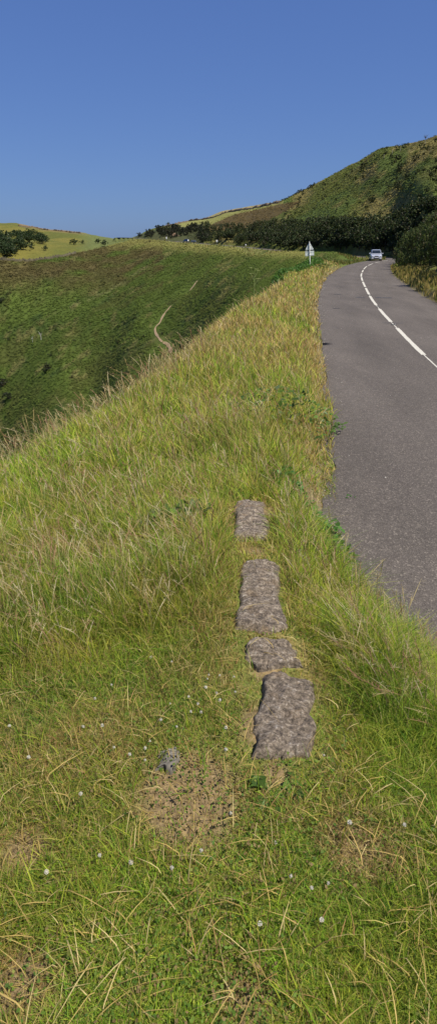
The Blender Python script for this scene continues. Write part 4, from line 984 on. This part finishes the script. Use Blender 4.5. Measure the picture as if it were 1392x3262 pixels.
def leafy(p, n_, spread, hgt, leaf, cols, label, cat='weed', name='leafy_weed', aspect=.55):
    t = empty(name, p); a_ = rng.uniform(0, 6.28, n_); q = spread*np.sqrt(rng.uniform(0, 1, n_)); x = q*np.cos(a_); y = q*np.sin(a_)
    z = terr(p[0]+x, p[1]+y)-p[2]+hgt*rng.uniform(.25, 1, n_)*(1-.5*(q/spread)**2)
    cen = np.stack([x, y, z], 1); Cs = np.array(cols)[rng.integers(0, len(cols), n_)]*rng.uniform(.75, 1.2, n_)[:, None]
    V, Fs, Cl = leafcloud(cen, np.tile((0, -.2, 1.), (n_, 1)), leaf*rng.uniform(.6, 1.25, n_), Cs, aspect, .45); mesh_np('foliage', V, Fs, M_leaf, parent=t, col=Cl)
    s_ = MB()
    s_.tube([(-spread*.4,0,-.02),(0,0,.01),(spread*.4,0,-.02)], .004, 4)
    for k in range(0, n_, max(1, n_//30)): s_.tube([(0, 0, .0), (x[k]*.6, y[k]*.6, z[k]*.5), tuple(cen[k])], [.003, .0022, .0015], 4)
    s_.build('stem', M_stemg, t); return tag(t, label, cat, 'leafy weeds in the verge')
WG = [(.06,.16,.025),(.085,.20,.03),(.05,.12,.02)]
for px, py, zz, n_, spd, hg, lf, lab in [(975,1625,.2,200,.35,.2,.035,'bright green leafy weeds between the wall end and the dry road edge'),(1035,1745,.1,170,.28,.22,.034,'dark green leafy weeds spilling over the road edge'),(900,1330,.15,380,.9,.38,.045,'tall dark green nettle patch in the long verge grass'),
        (1120,1575,.0,16,.07,.03,.03,'tiny green sprig growing on the bare tarmac edge'),(870,2550,.83,14,.09,.05,.028,'flat dark green dock leaves in the turf below the near stone'),(1190,2040,.3,60,.14,.16,.03,'small green leafy weed in the tall grass right of the wall'),(560,1790,.4,160,.3,.22,.04,'dark green leafy clump in the grass left of the wall')]:
    x_, y_ = gz(px, py, zz); z_ = terr(np.array([x_]), np.array([y_]))[0]; leafy(np.array([x_, y_, z_]), n_, spd, hg, lf, WG if 'dark' not in lab else [(.07,.13,.02),(.09,.16,.022),(.055,.10,.018)], lab)
# tall hogweed in front of the right hedge
def hogweed(p, h, label):
    t = empty('hogweed', p, random.uniform(0, 6)); s_ = MB().tube([(0,0,-.1),(.02,0,h*.5),(0,.02,h)], [.015,.012,.006], 6); hd = MB()
    for k in range(5):
        a_ = random.uniform(0, 6.28); z0 = h*random.uniform(.5, .85); e_ = (math.cos(a_)*.2, math.sin(a_)*.2, z0+.3); s_.tube([(0,0,z0), e_], [.008,.004], 5)
        for j in range(12):
            b2 = random.uniform(0, 6.28); q = random.uniform(.02, .1); hd.ball((e_[0]+q*math.cos(b2), e_[1]+q*math.sin(b2), e_[2]+.02), .018, 5, 3, (1,1,.6))
    s_.build('stem', simple('pale_stem', (.20,.25,.08), .7), t); hd.build('seed_umbel', simple('umbel', (.30,.32,.13), .8), t); return tag(t, label, 'wild plant', 'hogweed plants in front of the right hedge')
for px, D, h, lab in [(812, 32, 1.5, 'tall pale hogweed rising above the grass on the brink left of the road')]:
    hogweed(surf(px, 776, D), h, lab)
for D, off, h, lab in [(41,2.9,1.3,'tall pale hogweed standing before the dark hedge, nearest of the three'),(47,2.7,1.1,'pale hogweed before the dark hedge, middle of the three'),(66,2.4,1.2,'pale hogweed before the dark hedge at the bend, farthest of the three')]:
    k = int(np.argmin(np.abs(RPd[:, 1]-D))); q = RPd[k, :2]+RNd[k]*(HALF+off-.6); hogweed(np.array([q[0], q[1], terr(q[:1], q[1:2])[0]]), h, lab)

# ------------------------------------------------------------------ light, sky, camera
SUNV = np.array([.62, -.46, 1.2]); SUNV /= np.linalg.norm(SUNV)
sun = bpy.data.lights.new('sun', 'SUN'); sun.energy = 4.6; sun.angle = R(.53); sun.color = (1, .93, .82)
so = bpy.data.objects.new('sun', sun); C.objects.link(so)
from mathutils import Vector
so.rotation_euler = Vector(SUNV).to_track_quat('Z', 'Y').to_euler(); so.location = (20, -20, 40)
w = bpy.data.worlds.new('World'); sc.world = w; w.use_nodes = True; nt = w.node_tree
sky = nt.nodes.new('ShaderNodeTexSky'); sky.sky_type = 'NISHITA'; sky.sun_disc = False
sky.sun_elevation = math.asin(SUNV[2]); sky.sun_rotation = math.atan2(SUNV[0], SUNV[1]); sky.air_density = 1.0; sky.dust_density = .6; sky.ozone_density = 3.0; sky.altitude = 200
sep = nt.nodes.new('ShaderNodeSeparateColor'); com = nt.nodes.new('ShaderNodeCombineColor'); nt.links.new(sky.outputs['Color'], sep.inputs['Color'])
KE = .075*2**.5
for ch, (kk, aa) in zip(('Red', 'Green', 'Blue'), ((.268, .60), (.395, .60), (.675, .48))):
    m1 = nt.nodes.new('ShaderNodeMath'); m1.operation = 'POWER'; m1.inputs[1].default_value = aa; nt.links.new(sep.outputs[ch], m1.inputs[0])
    m2 = nt.nodes.new('ShaderNodeMath'); m2.operation = 'MULTIPLY'; m2.inputs[1].default_value = kk*KE**aa/KE; nt.links.new(m1.outputs[0], m2.inputs[0]); nt.links.new(m2.outputs[0], com.inputs[ch])
nt.links.new(com.outputs['Color'], nt.nodes['Background'].inputs['Color']); nt.nodes['Background'].inputs['Strength'].default_value = .075
cam = bpy.data.cameras.new('camera'); co = bpy.data.objects.new('camera', cam); C.objects.link(co)
co.location = CAM; co.rotation_euler = (math.pi/2-P, 0, 0); cam.sensor_fit = 'HORIZONTAL'; cam.sensor_width = 36; cam.lens = 36*F/W0; cam.clip_start = .05; cam.clip_end = 6000
sc.camera = co
sc.view_settings.view_transform = 'Standard'; sc.view_settings.look = 'None'; sc.view_settings.exposure = 0.5; sc.view_settings.gamma = 1
